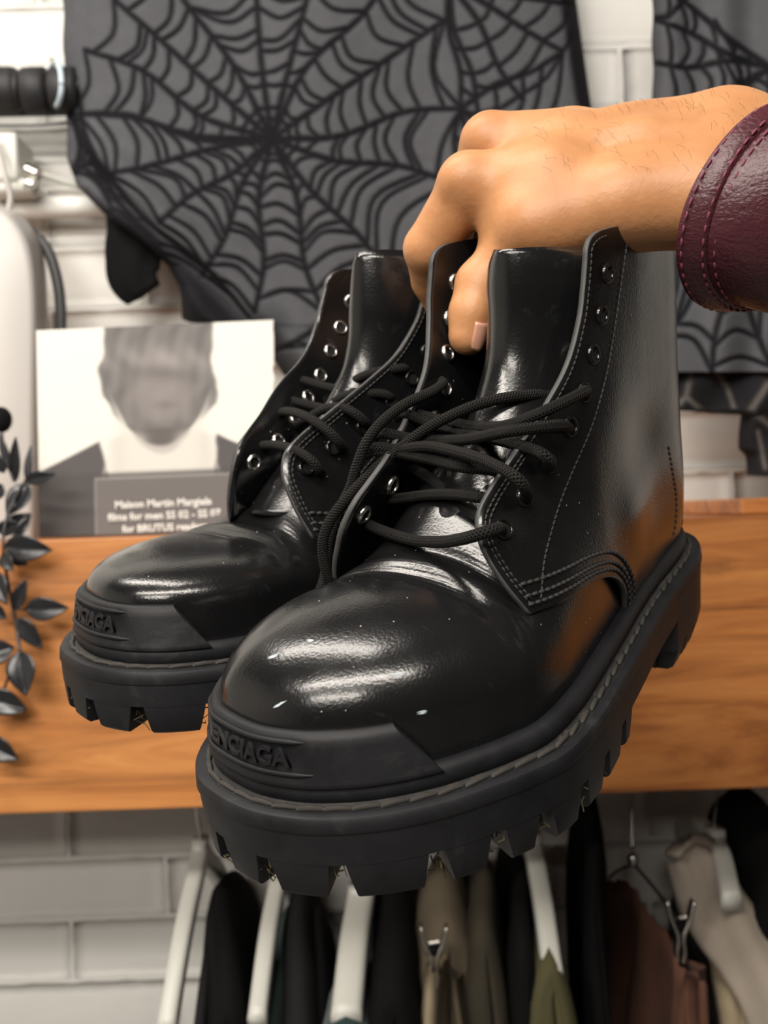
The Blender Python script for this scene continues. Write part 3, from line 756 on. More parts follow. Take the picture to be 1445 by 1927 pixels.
def A(px, py, d): return np.array(at(px, py, d))
HD = .022                                                          # the whole hand, this much further in
HAND = dict(
    wr_u=(1345, 292, .452, .0225), wr_r=(1310, 372, .418, .0165), wr_m=(1330, 338, .434, .023),
    arm_u=(1600, 372, .432, .026), arm_r=(1600, 440, .418, .023),
    m2=(884, 350, .446, .0128), m3=(925, 272, .470, .0128), m4=(955, 270, .495, .0120), m5=(990, 290, .517, .0112))
def build_hand():
    hp = {k: (A(v[0], v[1], v[2] + HD), v[3] * 1.045) for k, v in HAND.items()}
    segs = []                                                      # (a, b, ra, rb, blend)
    def S(a, b, k=.006): segs.append((a[0], b[0], a[1], b[1], k))
    def pnt(px, py, d, r, h=HD): return (A(px, py, d + h), r * 1.045)
    S(hp['arm_u'], hp['wr_u'], .012); S(hp['arm_r'], hp['wr_r'], .014); S(pnt(1600, 400, .425, .025), hp['wr_m'], .012)
    # back of the hand: one bone per finger, from the carpus to the knuckle
    car = [pnt(1215, 372, .424, .0165), pnt(1215, 312, .440, .0185), pnt(1220, 288, .456, .0175), pnt(1230, 285, .470, .016)]
    for c, w in zip(car, ('wr_r', 'wr_m', 'wr_u', 'wr_u')): S(hp[w], c, .012)
    mids = [pnt(1040, 358, .436, .0150), pnt(1060, 288, .455, .0150), pnt(1075, 280, .475, .0140), pnt(1090, 285, .493, .0135)]
    for c, md, k in zip(car, mids, ('m2', 'm3', 'm4', 'm5')):
        S(c, md, .010); S(md, hp[k], .009)
    S(mids[0], mids[2], .012); S(pnt(980, 352, .447, .013), pnt(1000, 290, .468, .013), .012)
    S(pnt(1000, 375, .452, .013), pnt(1180, 395, .436, .016), .010)   # palm side
    # thenar and thumb
    cmc = pnt(1165, 385, .420, .0150); tm = pnt(1010, 425, .428, .0135); ti = pnt(906, 536, .452, .0108, .012); tt = pnt(880, 632, .4620, .0082, .0)
    S(hp['wr_r'], cmc, .010); S(cmc, tm, .010); S(mids[0], tm, .012); S(tm, pnt(960, 478, .440, .0118), .006); S(pnt(960, 478, .440, .0118), ti, .005); tk = pnt(889, 590, .4580, .0097, .004); S(ti, tk, .003); S(tk, tt, .003)
    S(pnt(1060, 425, .430, .015), pnt(950, 415, .444, .011), .010)    # web between thumb and index
    # fingers
    def finger(k, pip, dip, tip, q=.004):
        a = hp[k]; S(a, pip, q); S(pip, dip, .0025); S(dip, tip, .002)
    finger('m2', pnt(806, 468, .458, .0106), pnt(812, 528, .476, .0090), pnt(832, 575, .486, .0078))
    finger('m3', pnt(848, 430, .492, .0102), pnt(848, 520, .500, .0088), pnt(856, 590, .505, .0076))
    finger('m4', pnt(872, 430, .515, .0098), pnt(868, 515, .520, .0084), pnt(872, 580, .522, .0072))
    finger('m5', pnt(905, 425, .532, .0088), pnt(898, 490, .535, .0076), pnt(898, 540, .536, .0066))
    # extensor tendons, just proud of the back of the hand
    up = np.array([-.10, -.72, .68]); up /= np.linalg.norm(up)
    for c, k in ((car[1], 'm2'), (car[2], 'm3')):
        a0 = c[0] + up * (c[1] - .003); b0 = hp[k][0] + up * (hp[k][1] - .0040); S((a0, .0028), ((a0 * .45 + b0 * .55), .0036), .006); S(((a0 * .45 + b0 * .55), .0036), (b0, .0038), .006)
    # knuckles and the head of the ulna
    S(pnt(874, 338, .440, .0090), pnt(880, 345, .441, .0090), .007); S(pnt(914, 262, .463, .0092), pnt(922, 266, .464, .0092), .007)
    S(pnt(1392, 254, .452, .0160), pnt(1402, 256, .452, .0160), .012); S(pnt(1175, 275, .458, .0140), pnt(1255, 280, .452, .0150), .012)
    allp = np.array([s[0] for s in segs] + [s[1] for s in segs])
    lo = allp.min(0) - .036; hi = allp.max(0) + .036; hi[0] = min(hi[0], A(1575, 300, .43)[0])
    vox = .0015
    ax = [np.arange(lo[k], hi[k], vox) for k in range(3)]
    P = np.stack(np.meshgrid(*ax, indexing='ij'), -1).astype(np.float32)
    D = np.full(P.shape[:3], .2, np.float32)
    for a, b, ra, rb, k in segs:
        mn = np.minimum(a, b) - max(ra, rb) - .02; mx = np.maximum(a, b) + max(ra, rb) + .02
        i0 = np.maximum(((mn - lo) / vox).astype(int), 0); i1 = np.minimum(((mx - lo) / vox).astype(int) + 1, D.shape)
        w = tuple(slice(p, q) for p, q in zip(i0, i1))
        if any(q <= p for p, q in zip(i0, i1)): continue
        d = rcone(P[w], a.astype(np.float32), b.astype(np.float32), ra, rb)
        D[w] = smin(D[w], d, k)
    V, F = surface_nets(D, lo, vox)
    return V, F
person = empty('person', A(1400, 320, .43))
tag(person, 'hand with a burgundy leather wrist cuff gripping both boots by their collars', 'person')
V, F = build_hand()
base = np.array(person.location)
hand = mesh('hand', V - base, F, M['skin'], person)
sm_ = hand.modifiers.new('relax', 'SMOOTH'); sm_.factor = .5; sm_.iterations = 4
# thumb nail
nu = np.array(A(880, 640, .4640) - A(905, 540, .4560)); nu /= np.linalg.norm(nu); nd = np.array([.62, -.78, .0]); nd -= nu * (nd @ nu); nd /= np.linalg.norm(nd); nr = np.cross(nu, nd)
c0 = A(881, 624, .4610) - base + nd * .0084
G = []
for a in np.linspace(-1, 1, 9):
    for b in np.linspace(-1, 1, 9):
        wdt = .0042 * sqrt(max(0, 1 - max(0, a) ** 2 * .75))
        G.append(c0 + nu * a * .0062 + nr * b * wdt + nd * (.0012 - .0019 * b * b - .0006 * a * a))
nl = mesh('thumb_nail', G, grid_faces(9, 9), M['nail'], person); solidify(nl, .0006, 0)
# fine hairs on the back of the hand and the wrist
hs = []
from mathutils.bvhtree import BVHTree
bm_ = bmesh.new(); bm_.from_mesh(hand.data); bvh_ = BVHTree.FromBMesh(bm_); bm_.free()
rng = np.random.RandomState(4)
for k in range(150):
    px = rng.uniform(1010, 1440); py = rng.uniform(150, 330) if k % 3 else rng.uniform(170, 215)
    o_ = CAM - person.location; d_ = (at(px, py, 1.0) - CAM).normalized()
    h, n_, _, _ = bvh_.ray_cast(o_, d_)
    if h is None: continue
    h = np.array(h); n_ = np.array(n_); lean = np.array([-.8, .1, .3]) * rng.uniform(.3, 1) + rng.randn(3) * .25
    L = rng.uniform(.003, .007)
    d1 = n_ * .6 + lean * .5
    hs.append(tube_geo(cr([h, h + d1 * L * .5, h + (d1 * .8 + lean * .3) * L], 3), [.00005] * 7, 3))
Vh, Fh, _ = join_geo(hs); ho = mesh('fine_hair', Vh, Fh, M['hair'], person); ho['kind'] = 'stuff'

# the leather cuff: wrapped strips with stitched edges round the forearm
ax_c = np.array(A(1438, 392, .4400)); ax_d = np.array([.955, -.27, -.10]); ax_d /= np.linalg.norm(ax_d)
e1 = np.cross(ax_d, np.array([0, 0, 1.])); e1 /= np.linalg.norm(e1); e2 = np.cross(e1, ax_d)
if e1[1] > 0: e1 = -e1                                            # e1 towards the camera
def cuff_pt(s, phi, r):
    """s along the forearm, phi round it (0 towards the camera, 90 deg up)"""
    slant = -.030 * cos(phi + .62)
    return ax_c + ax_d * (s + slant) + e1 * cos(phi) * (.0415 + r) + e2 * sin(phi) * (.0390 + r)
def cuff_band(name, s0, s1, r, thick, puff=.0):
    prof = [(s0 + .0006, r - thick), (s0, r - thick * .5), (s0 + .0004, r), (s0 + .002, r + .0006), ((s0 + s1) / 2, r + .0006 + puff), (s1 - .002, r + .0006), (s1 - .0004, r), (s1, r - thick * .5), (s1 - .0006, r - thick)]
    nphi = 96; G = np.array([[cuff_pt(s, 2 * pi * k / nphi, q + .0008 * sin(3 * 2 * pi * k / nphi + s * 300)) - base for s, q in prof] for k in range(nphi)])
    return mesh(name, G.reshape(-1, 3), grid_faces(nphi, len(prof), cu=True, flip=True), M['burgundy'], person)
def cuff_stitches(s, r, parent):
    P = np.array([cuff_pt(s, a, r) - base for a in np.linspace(-2.2, 2.6, 160)]); N_ = np.array([P[i] + base - (ax_c + ax_d * ((P[i] + base - ax_c) @ ax_d)) for i in range(len(P))])
    N_ /= np.linalg.norm(N_, axis=1)[:, None]
    v, f = stitch_row(P, N_, .0050, .0036, .00055)
    mesh('stitching', v, f, M['burg_thread'], parent)['kind'] = 'stuff'
b1_ = cuff_band('cuff_strip', -.0035, .0085, .0018, .0030); cuff_stitches(-.0015, .0026, b1_); cuff_stitches(.0066, .0026, b1_)
b2_ = cuff_band('cuff_strip', .0072, .0400, .0012, .0040, .0022); cuff_stitches(.0110, .0020, b2_)
b3_ = cuff_band('cuff_strip', .0405, .0600, .0030, .0045, .001); cuff_stitches(.0425, .0038, b3_)
P = [cuff_pt(.055 + .004 * k, 0, 0) for k in range(2)]
G = np.array([[cuff_pt(s, 2 * pi * k / 60, q) - base for s, q in ((.060, -.004), (.062, .000), (.066, .0015), (.075, .001), (.10, .002), (.14, .004))] for k in range(60)])
mesh('sleeve', G.reshape(-1, 3), grid_faces(60, 6, cu=True, flip=True), M['sleeve'], person)

# ================================================================== the room: brick wall, floor, shelf
YW = 1.32                                                          # front of the brick wall
BL, BH, JT = .2400, .0758, .0060                                   # brick length, course height, joint
wall = mesh('wall_back', *box_geo(-2.6, 1.5, YW + .002, YW + .16, 0, 2.8), M['paint'], smooth=False); tag(wall, 'white painted brick wall behind the shelf and the clothes', 'wall', kind='structure')
fl = mesh('floor', *box_geo(-2.6, 2.6, -2.6, YW + .16, -.05, 0), M['floor'], smooth=False); tag(fl, 'grey concrete floor of the shop', 'floor', kind='structure')
for sd_, nm_ in ((-1, 'wall_left'),):
    w_ = mesh(nm_, *box_geo(min(sd_ * 2.6, sd_ * 2.75), max(sd_ * 2.6, sd_ * 2.75), -2.6, YW + .16, 0, 2.8), M['paint'], smooth=False); tag(w_, 'plain white painted side wall of the room', 'wall', kind='structure')
def brick_mesh(seed):
    rs = np.random.RandomState(seed); nx, nz = 14, 6; L, Hh = BL - JT, BH - JT
    V = []
    for i in range(nx + 1):
        for j in range(nz + 1):
            x = -L / 2 + L * i / nx; z = -Hh / 2 + Hh * j / nz
            e = min(i, nx - i) / 1.0; f = min(j, nz - j) / 1.0
            y = -.0012 + (.0022 if e == 0 or f == 0 else .0004 if e == 1 or f == 1 else 0) + rs.randn() * .0003
            V.append((x + rs.randn() * .0006, y, z + rs.randn() * .0006))
    F = grid_faces(nx + 1, nz + 1)
    n0 = len(V); ring = [i * (nz + 1) for i in range(nx + 1)] + [nx * (nz + 1) + j for j in range(1, nz + 1)] + [i * (nz + 1) + nz for i in range(nx - 1, -1, -1)] + [j for j in range(nz - 1, 0, -1)]
    for k in ring: v = V[k]; V.append((v[0] * 1.012, .0065, v[2] * 1.05))
    m = len(ring)
    for k in range(m): F.append((ring[k], ring[(k + 1) % m], n0 + (k + 1) % m, n0 + k))
    me = bpy.data.meshes.new('brick'); me.from_pydata(V, [], F); me.materials.append(M['paint']); me.polygons.foreach_set('use_smooth', [True] * len(me.polygons)); me.update()
    return me
bricks = [brick_mesh(s) for s in range(5)]
zj = at(250, 1612, YW).z; xj = at(312, 1670, YW).x                 # a bed joint and a head joint seen below the shelf
k = 0
for r in range(-9, 17):
    zc = zj - BH / 2 + r * BH
    if zc < EYE - .78 or zc > EYE + .80: continue
    for c in range(-6, 7):
        xc = xj + BL / 2 + (c + (.5 if r % 2 else 0)) * BL
        if abs(xc) > 1.0: continue
        b = link_mesh('brick', bricks[(r * 3 + c * 5) % 5], None, wall); b.location = (xc, YW, zc); b.rotation_euler = (0, random.uniform(-.004, .004), 0)

YS = .98                                                           # front face of the shelf
zt = EYE - .0149; zb = EYE - .2665
shelf = empty('wooden_shelf', (0, YS, zt)); tag(shelf, 'deep orange-brown wooden shelf unit fixed to the brick wall', 'shelf')
o = box('front_board', (-1.15, 0, zb - zt), (1.15, .028, -.0), M['wood'], shelf, .0015)
o = box('top_board', (-1.15, .0285, -.028), (1.15, YW - YS - .004, -.0), M['wood'], shelf, .0015)
xk = at(1395, 955, 1.01).x
pl = box('wooden_block', (0, 0, 0), (.42, .20, at(1395, 938, 1.01).z - zt), M['wood'], None, .002); pl.location = (xk, 1.01, zt); tag(pl, 'flat wooden block lying on top of the shelf beside the dark boot heel', 'block')

# ================================================================== spider web garments
def stamp(W_, X0, Y0, st, a, b, wd, val=1.0):
    """lay one web thread a-b (photo pixels) of half width wd into the grid W_"""
    a = np.array(a, float); b = np.array(b, float); p = wd * 2.2
    x0, y0 = np.minimum(a, b) - p; x1, y1 = np.maximum(a, b) + p
    i0 = max(0, int((x0 - X0) / st)); i1 = min(W_.shape[1], int((x1 - X0) / st) + 2); j0 = max(0, int((y0 - Y0) / st)); j1 = min(W_.shape[0], int((y1 - Y0) / st) + 2)
    if i1 <= i0 or j1 <= j0: return
    gx = X0 + st * np.arange(i0, i1)[None]; gy = Y0 + st * np.arange(j0, j1)[:, None]
    d = b - a; L2 = d @ d + 1e-9; t = np.clip(((gx - a[0]) * d[0] + (gy - a[1]) * d[1]) / L2, 0, 1)
    r = np.hypot(gx - a[0] - t * d[0], gy - a[1] - t * d[1])
    W_[j0:j1, i0:i1] = np.maximum(W_[j0:j1, i0:i1], val * np.clip(1.55 - r / wd, 0, 1))
def web_lines(center, ends, fr, rs, sag=.16):
    """threads of one web: spokes from the centre and sagging rungs between neighbouring spokes"""
    out = []; C = np.array(center, float); E_ = [np.array(e, float) for e in ends]; S_ = []
    for e in E_:
        n = np.array([-(e - C)[1], (e - C)[0]]); n = n / np.linalg.norm(n); w = rs.uniform(-.05, .05) * np.linalg.norm(e - C)
        P = cr([C, C + (e - C) * .35 + n * w, C + (e - C) * .7 - n * w * .6, e], 7); S_.append(P)
        out += [(P[i], P[i + 1], 6.2 - 1.6 * i / len(P)) for i in range(len(P) - 1)]
    for P, Q_ in zip(S_, S_[1:]):
        for f in fr:
            f1 = f * rs.uniform(.94, 1.06); f2 = f * rs.uniform(.94, 1.06)
            a = P[min(len(P) - 1, int(f1 * (len(P) - 1)))]; b = Q_[min(len(Q_) - 1, int(f2 * (len(Q_) - 1)))]
            g1 = f1 * (len(P) - 1) % 1; 
            m = (a + b) / 2; m = m + (C - m) / (np.linalg.norm(C - m) + 1e-6) * np.linalg.norm(a - b) * sag * rs.uniform(.5, 1.6)
            c_ = cr([a, m, b], 5); out += [(c_[i], c_[i + 1], 4.2) for i in range(len(c_) - 1)]
    return out
def web_cloth(name, rows_left, rows_right, y0, y1, depth, lines, dark, mat, parent, st=3.2, relief=.0035):
    ny = int((y1 - y0) / st) + 1; ys = y0 + st * np.arange(ny)
    L_ = np.interp(ys, [p[0] for p in rows_left], [p[1] for p in rows_left]); R_ = np.interp(ys, [p[0] for p in rows_right], [p[1] for p in rows_right])
    L_ = L_ + 1.5 * np.sin(ys / 17.) ; nx = int((R_.max() - L_.min()) / st) + 1
    X0 = L_.min() - 10; W_ = np.zeros((ny, int((R_.max() - X0) / st) + 6))
    for a, b, w in lines: stamp(W_, X0, y0, st, a, b, w)
    V = []; att = []
    for j in range(ny):
        for i in range(nx):
            u = i / (nx - 1); x = L_[j] + (R_[j] - L_[j]) * u; y = ys[j]
            f = (x - X0) / st; q = int(f); f -= q; w = W_[j, q] * (1 - f) + W_[j, min(q + 1, W_.shape[1] - 1)] * f
            ed = min(x - L_[j], R_[j] - x)
            d = depth(x, y) + .035 * math.exp(-ed / 14.0) + relief * w
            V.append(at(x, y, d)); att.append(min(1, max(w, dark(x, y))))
    V = np.array([tuple(v) for v in V]); off = np.array(parent.location) if parent is not None else np.zeros(3)
    o = mesh(name, V - off, grid_faces(ny, nx), mat, parent)
    a = o.data.attributes.new('web', 'FLOAT', 'POINT'); a.data.foreach_set('value', np.array(att, dtype=np.float32))
    solidify(o, .003, -1)
    return o
rs = np.random.RandomState(11)
ends1 = [(130, 215), (160, 95), (215, 0), (280, -120), (465, -150), (615, -150), (750, -90), (850, 30), (868, 205), (850, 345), (735, 520), (610, 590), (480, 590), (380, 520), (300, 420), (190, 330), (130, 215)]
fr1 = [.10, .17, .25, .33, .41, .50, .59, .68, .78, .88, 1.0]
lines = web_lines((512, 262), ends1, fr1, rs)
lines += web_lines((846, -30), [(868, 205), (900, 215), (985, 190), (1060, 98), (1120, 20)], [.35, .5, .66, .82, 1.0], rs, -.1)
lines += web_lines((868, 205), [(1060, 98), (1010, 300), (930, 420), (850, 345)], [.35, .55, .75, 1.0], rs, -.1)
lines += web_lines((180, 300), [(130, 130), (125, 200), (128, 330), (210, 400), (330, 520), (470, 600)], [.3, .5, .7, .9], rs, .2)
lines += web_lines((640, 600), [(860, 420), (900, 560), (800, 720), (640, 740), (520, 660)], [.3, .5, .7, .9], rs, .2)
def dep1(x, y):
    c = (x - 180) * .70 - (y - 300) * .71                         # across the diagonal folds, lower left
    f = .010 * sin(x / 55. + .4 * sin(y / 90.)) * (.4 + .6 * math.exp(-((x - 160) / 120.) ** 2)) + .006 * sin(x / 130. + y / 210.)
    g = math.exp(-(c + 40) ** 2 / 9000.) * (1 if y > 280 else max(0, (y - 200) / 80.))
    return 1.215 + f - .020 * g * (1 + .5 * sin(c / 14.)) + .03 * max(0, (y - 420) / 300.) * math.exp(-((x - 380) / 150.) ** 2)
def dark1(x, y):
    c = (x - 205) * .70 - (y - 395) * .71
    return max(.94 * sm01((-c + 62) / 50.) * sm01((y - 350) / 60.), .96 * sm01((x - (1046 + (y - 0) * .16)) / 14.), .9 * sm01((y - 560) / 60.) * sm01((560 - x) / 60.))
g1 = empty('web_shirt', tuple(at(560, 700, 1.22))); tag(g1, 'charcoal shirt with a large black spider web pattern, behind the picture card', 'shirt', 'spider web shirts hung on the wall')
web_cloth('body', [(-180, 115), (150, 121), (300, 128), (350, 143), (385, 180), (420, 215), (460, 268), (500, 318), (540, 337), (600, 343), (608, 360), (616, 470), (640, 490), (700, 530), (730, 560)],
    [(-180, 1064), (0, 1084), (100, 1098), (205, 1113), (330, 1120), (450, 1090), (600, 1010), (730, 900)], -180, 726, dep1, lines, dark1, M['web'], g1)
# the black cuff hanging out below it
def lobe(name, spine, widths, d0, mat, parent, seg=14, flut=.006):
    """tube of cloth: spine of photo points with half widths in pixels"""
    off = np.array(parent.location) if parent is not None else np.zeros(3)
    P = np.array([tuple(at(x, y, d0)) for x, y in spine]); Wd = np.array(widths) * d0 / FPX
    Pd = cr(np.c_[P, Wd], 6); G = []
    for i, p in enumerate(Pd):
        t = Pd[min(i + 1, len(Pd) - 1)][:3] - Pd[max(i - 1, 0)][:3]; t /= np.linalg.norm(t); n = np.cross(t, [0, 1, 0]); n /= np.linalg.norm(n)
        for k in range(seg * 2):
            a = pi * k / seg; r = p[3] + flut * .5 * sin(5 * a + i * .2)
            G.append(p[:3] - off + n * cos(a) * r + np.array([0, 1, 0]) * sin(a) * (r * .45))
    V, F = G, grid_faces(len(Pd), seg * 2, cv=True)
    F.append(tuple(range(seg * 2))); F.append(tuple((len(Pd) - 1) * seg * 2 + q for q in range(seg * 2))[::-1])
    return mesh(name, V, F, mat, parent)
lobe('cuff', [(258, 410), (252, 450), (250, 490), (255, 525), (272, 552)], [58, 54, 50, 46, 34], 1.235, M['black'], g1)
ends2 = [(1228, -40), (1226, 36), (1236, 120), (1250, 240), (1330, 260), (1420, 330), (1500, 300), (1560, 100)]
lines2 = web_lines((1448, 128), ends2, [.2, .33, .46, .6, .75, .9], rs, .14)
lines2 += [((1228, 35), (1258, 33), 5), ((1258, 33), (1300, -10), 5), ((1345, 40), (1378, 90), 4), ((1378, 90), (1400, 160), 4), ((1352, 92), (1395, 170), 4)]
lines2 += web_lines((1370, 480), [(1230, 420), (1240, 640), (1340, 700), (1450, 690), (1500, 520)], [.5, .75, 1.0], rs, .2)
g2 = empty('web_shirt', tuple(at(1360, 700, 1.10))); tag(g2, 'charcoal web-patterned shirt with a torn black lace hem, hung behind the wrist', 'shirt', 'spider web shirts hung on the wall')
web_cloth('body', [(-180, 1226), (705, 1231)], [(-180, 1900), (705, 1900)], -180, 700, lambda x, y: 1.095 + .007 * sin(x / 17.) * (.4 + .6 * sm01((x - 1300) / 60)) + .004 * sin(x / 41. + y / 150.), lines2, lambda x, y: .0, M['web'], g2)
ll = [((1300, 700), (1290, 745), 5), ((1290, 745), (1265, 770), 5), ((1290, 745), (1325, 775), 5), ((1345, 700), (1368, 730), 4.5), ((1368, 730), (1382, 770), 4.5), ((1445, 720), (1412, 770), 6), ((1412, 770), (1450, 800), 5), ((1425, 810), (1440, 880), 4)]
web_cloth('lace_hem', [(690, 1232), (772, 1240), (778, 1392), (845, 1390), (858, 1402), (897, 1404)], [(690, 1600), (897, 1600)], 690, 896, lambda x, y: 1.112 + .006 * sin(x / 23. + y / 31.), ll, lambda x, y: 0., M['weblace'], g2)

# ================================================================== card with the printed portrait
def card():
    D_ = 1.045
    ny, nx = 170, 190
    Rr = np.random.RandomState(2); jag = np.interp(np.arange(ny), np.linspace(0, ny, 26), Rr.uniform(-1, 1, 26))
    ph = lambda a, b: sm01((a) / b)
    V = []; Cc = []
    for j in range(ny):
        v = j / (ny - 1)
        xl = 68 + 7 * v; xr = 515 + 6 * v + (jag[j] * 4.5 * (1 if .22 < v < .75 else .25)); yl = 622 + 390 * v; yr = 602 + 393 * v
        for i in range(nx):
            u = i / (nx - 1); x = xl + (xr - xl) * u; y = yl + (yr - yl) * u
            d = D_ + (1 - v) * .030 + .0015 * sin(u * 5)
            V.append(at(x, y, d))
            # print, in card coordinates (a across 0..450, b down 0..390)
            a = u * 450; b = v * 390
            wob = 5 * sin(b / 17.) + 2.5 * sin(b / 7.3 + 1)
            bg = np.array([.66, .645, .60]); col = bg
            n1 = sin(a * .11 + 2.5 * sin(b * .05)) * .5 + sin(a * .23 + b * .04 + 1.5 * sin(b * .021)) * .3
            aL = np.interp(b, [0, 60, 80, 130, 165, 185, 205], [122, 120, 114, 118, 142, 160, 186]) + wob * .6
            aR = np.interp(b, [0, 60, 80, 130, 150, 175, 205], [338, 336, 340, 346, 342, 322, 284]) + wob * .5
            hair = ph(a - aL, 9) * ph(aR - a, 9) * ph(214 - b, 16)
            col = col * (1 - hair) + hair * np.array([.120, .112, .108]) * (1 + .30 * n1)
            band = math.exp(-((b - 62 - (a - 232) * .10) / 24) ** 2)
            fc = math.exp(-(((a - 236) / 60) ** 2 + ((b - 122) / 78) ** 2) ** 2)
            col = col * (1 - .8 * fc) + .8 * fc * np.array([.215, .190, .182]) * (1 - .45 * math.exp(-((b - 88 - (a - 232) * .12) / 16) ** 2) - .30 * math.exp(-((a - 242) / 24) ** 2 - ((b - 150) / 8) ** 2) - .30 * ph(b - 172, 16))
            col = col * (1 + .35 * band * hair)
            neck = math.exp(-((a - 234) / 46) ** 4) * ph(b - 186, 10) * ph(236 - .010 * (a - 234) ** 2 - b, 14)
            col = col * (1 - neck) + neck * np.array([.085, .074, .070])
            chest = math.exp(-((a - 234) / 96) ** 6) * ph(b - 186 - .0016 * (a - 234) ** 2, 16) * (1 - neck)
            col = col * (1 - chest * .7) + chest * .7 * np.array([.30, .27, .255])
            tank = ph(b - (236 - .013 * (a - 234) ** 2), 10) * math.exp(-((a - 234) / 86) ** 8) * (1 - neck)
            col = col * (1 - tank) + tank * np.array([.56, .545, .50])
            sh = ph(b - (262 - (a - 5) * .46), 5) * ph(118 + .22 * (b - 200) - a, 8) if a < 232 else ph(b - (208 + (a - 345) * .50), 5) * ph(a - (336 - .1 * (b - 200)), 8)
            col = col * (1 - sh) + sh * np.array([.060, .053, .052])
            st_ = math.exp(-((a - (148 - .35 * (b - 205))) / 3.5) ** 2) * ph(b - 215, 8) + math.exp(-((a - (318 + .30 * (b - 205))) / 3.5) ** 2) * ph(b - 215, 8)
            col = col * (1 - .5 * st_) + .5 * st_ * np.array([.55, .52, .48])
            sg = ph(b - 280, 3) * ph(a - 104, 3) * ph(374 - a, 3)
            col = col * (1 - sg) + sg * np.array([.115, .102, .10]) * (1 + .10 * sin(b * 1.3))
            br = (math.exp(-((b - 283) / 2.0) ** 2) * ph(a - 104, 3) * ph(374 - a, 3) + math.exp(-((a - 106) / 2.0) ** 2) * ph(b - 280, 3) + math.exp(-((a - 372) / 2) ** 2) * ph(b - 280, 3))
            col = col * (1 - .35 * min(1, br)) + .35 * min(1, br) * np.array([.5, .47, .45])
            low = ph(b - 268, 12) * (1 - sg)
            col = col * (1 - low) + low * np.array([.048, .042, .042])
            Cc.append((*np.clip(col, 0, 1), 1))
    V = np.array([tuple(p) for p in V]); root = empty('picture_card', tuple(at(290, 1005, D_))); off = np.array(root.location)
    o = mesh('card_sheet', V - off, grid_faces(ny, nx), M['card'], root)
    ca = o.data.attributes.new('print', 'FLOAT_COLOR', 'POINT'); ca.data.foreach_set('color', np.array(Cc, dtype=np.float32).ravel())
    solidify(o, .0015, -1)
    tag(root, 'black and white portrait card with a torn edge and printed caption, standing on the shelf', 'card')
    for (txt, cx, cy, wpx, tilt) in (('Maison Martin Margiela', 307, 947, 182, -.038), ('films for men SS 02 - SS 07', 309, 970, 213, -.038), ('for BRUTUS readers', 310, 993, 160, -.038)):
        c = bpy.data.curves.new('caption', 'FONT'); c.body = txt; c.align_x = 'CENTER'; c.align_y = 'CENTER'; c.size = 1; c.offset = .028; c.extrude = .002; c.resolution_u = 2
        fo = bpy.data.objects.new('cap', c); COL.objects.link(fo); bpy.context.view_layer.update()
        me = bpy.data.meshes.new_from_object(fo.evaluated_get(bpy.context.evaluated_depsgraph_get())); bpy.data.objects.remove(fo)
        co = np.zeros(len(me.vertices) * 3); me.vertices.foreach_get('co', co); co = co.reshape(-1, 3); w = co[:, 0].max() - co[:, 0].min()
        vv = (cy - 615) / 390.; d = D_ + (1 - vv) * .030 - .0012
        s_ = wpx * d / FPX / w
        me.vertices.foreach_set('co', (co * s_ * np.array([1, 1, .2])).ravel()); me.update(); me.materials.clear()
        t_ = link_mesh('caption', me, M['mint'], root)
        t_.matrix_local = Matrix.Translation(at(cx, cy, d) - root.location) @ Matrix(((RV.x, UV_.x, -FV.x), (RV.y, UV_.y, -FV.y), (RV.z, UV_.z, -FV.z))).to_4x4() @ Matrix.Rotation(.042, 4, 'Z')
card()

# ================================================================== sprig of blackened metal leaves
sprig = empty('leaf_sprig', tuple(at(10, 1200, .96))); tag(sprig, 'sprig of blackened metal leaves hanging down over the front of the shelf', 'sprig')
def leaf(a, b, wpx, d, tilt, cup=.25):
    A0 = np.array(at(*a, d)); B0 = np.array(at(*b, d - .012 * tilt)); L = np.linalg.norm(B0 - A0); ex = (B0 - A0) / L
    ez = np.array([0, -1., 0]); ez -= ex * (ez @ ex); ez /= np.linalg.norm(ez); ey = np.cross(ez, ex); W_ = wpx * d / FPX / 2 * 1.12
    G = []
    for i in range(15):
        t = i / 14; w = W_ * (sin(pi * min(1, t ** .8)) ** .85) * (1 - .15 * t) + .0002
        for j in range(9):
            s = -1 + j / 4
            h = cup * W_ * (abs(s) ** 1.4) * sin(pi * t) - .12 * W_ * math.exp(-(s * 5) ** 2) + .10 * L * (t - .5) ** 2 * -1 + tilt * .25 * W_ * s
            G.append(A0 + ex * L * t + ey * w * s + ez * h - np.array(sprig.location))
    o = mesh('leaf', G, grid_faces(15, 9), M['leaf'], sprig); solidify(o, .0008, 0)
LV = [((7, 1029), (97, 1035), 48, .955, .4), ((47, 1147), (128, 1144), 42, .95, .3), ((34, 1164), (79, 1221), 32, .957, -.3), ((27, 1146), (49, 1090), 25, .957, .2), ((36, 1225), (48, 1310), 54, .945, .4), ((-25, 1308), (50, 1337), 46, .955, -.4),
      ((-25, 1395), (34, 1430), 44, .955, .3), ((-25, 1232), (27, 1218), 44, .95, -.5), ((-14, 1075), (12, 1138), 36, .95, .5), ((27, 908), (29, 822), 20, 1.01, .5), ((50, 906), (57, 838), 14, 1.0, -.3), ((52, 910), (12, 972), 42, .995, .6), ((46, 905), (103, 892), 24, 1.0, .5),
      ((14, 1004), (58, 966), 40, .99, -.6), ((-4, 1002), (34, 983), 28, .98, .5), ((16, 875), (-2, 815), 15, 1.01, 0), ((2, 1042), (25, 1074), 28, .955, .6), ((20, 1050), (52, 1062), 18, .965, -.4), ((8, 890), (-12, 850), 22, 1.0, .3), ((4, 912), (-18, 940), 30, .99, -.3), ((-20, 1140), (12, 1165), 26, .955, -.2)]
for l in LV: leaf(*l)
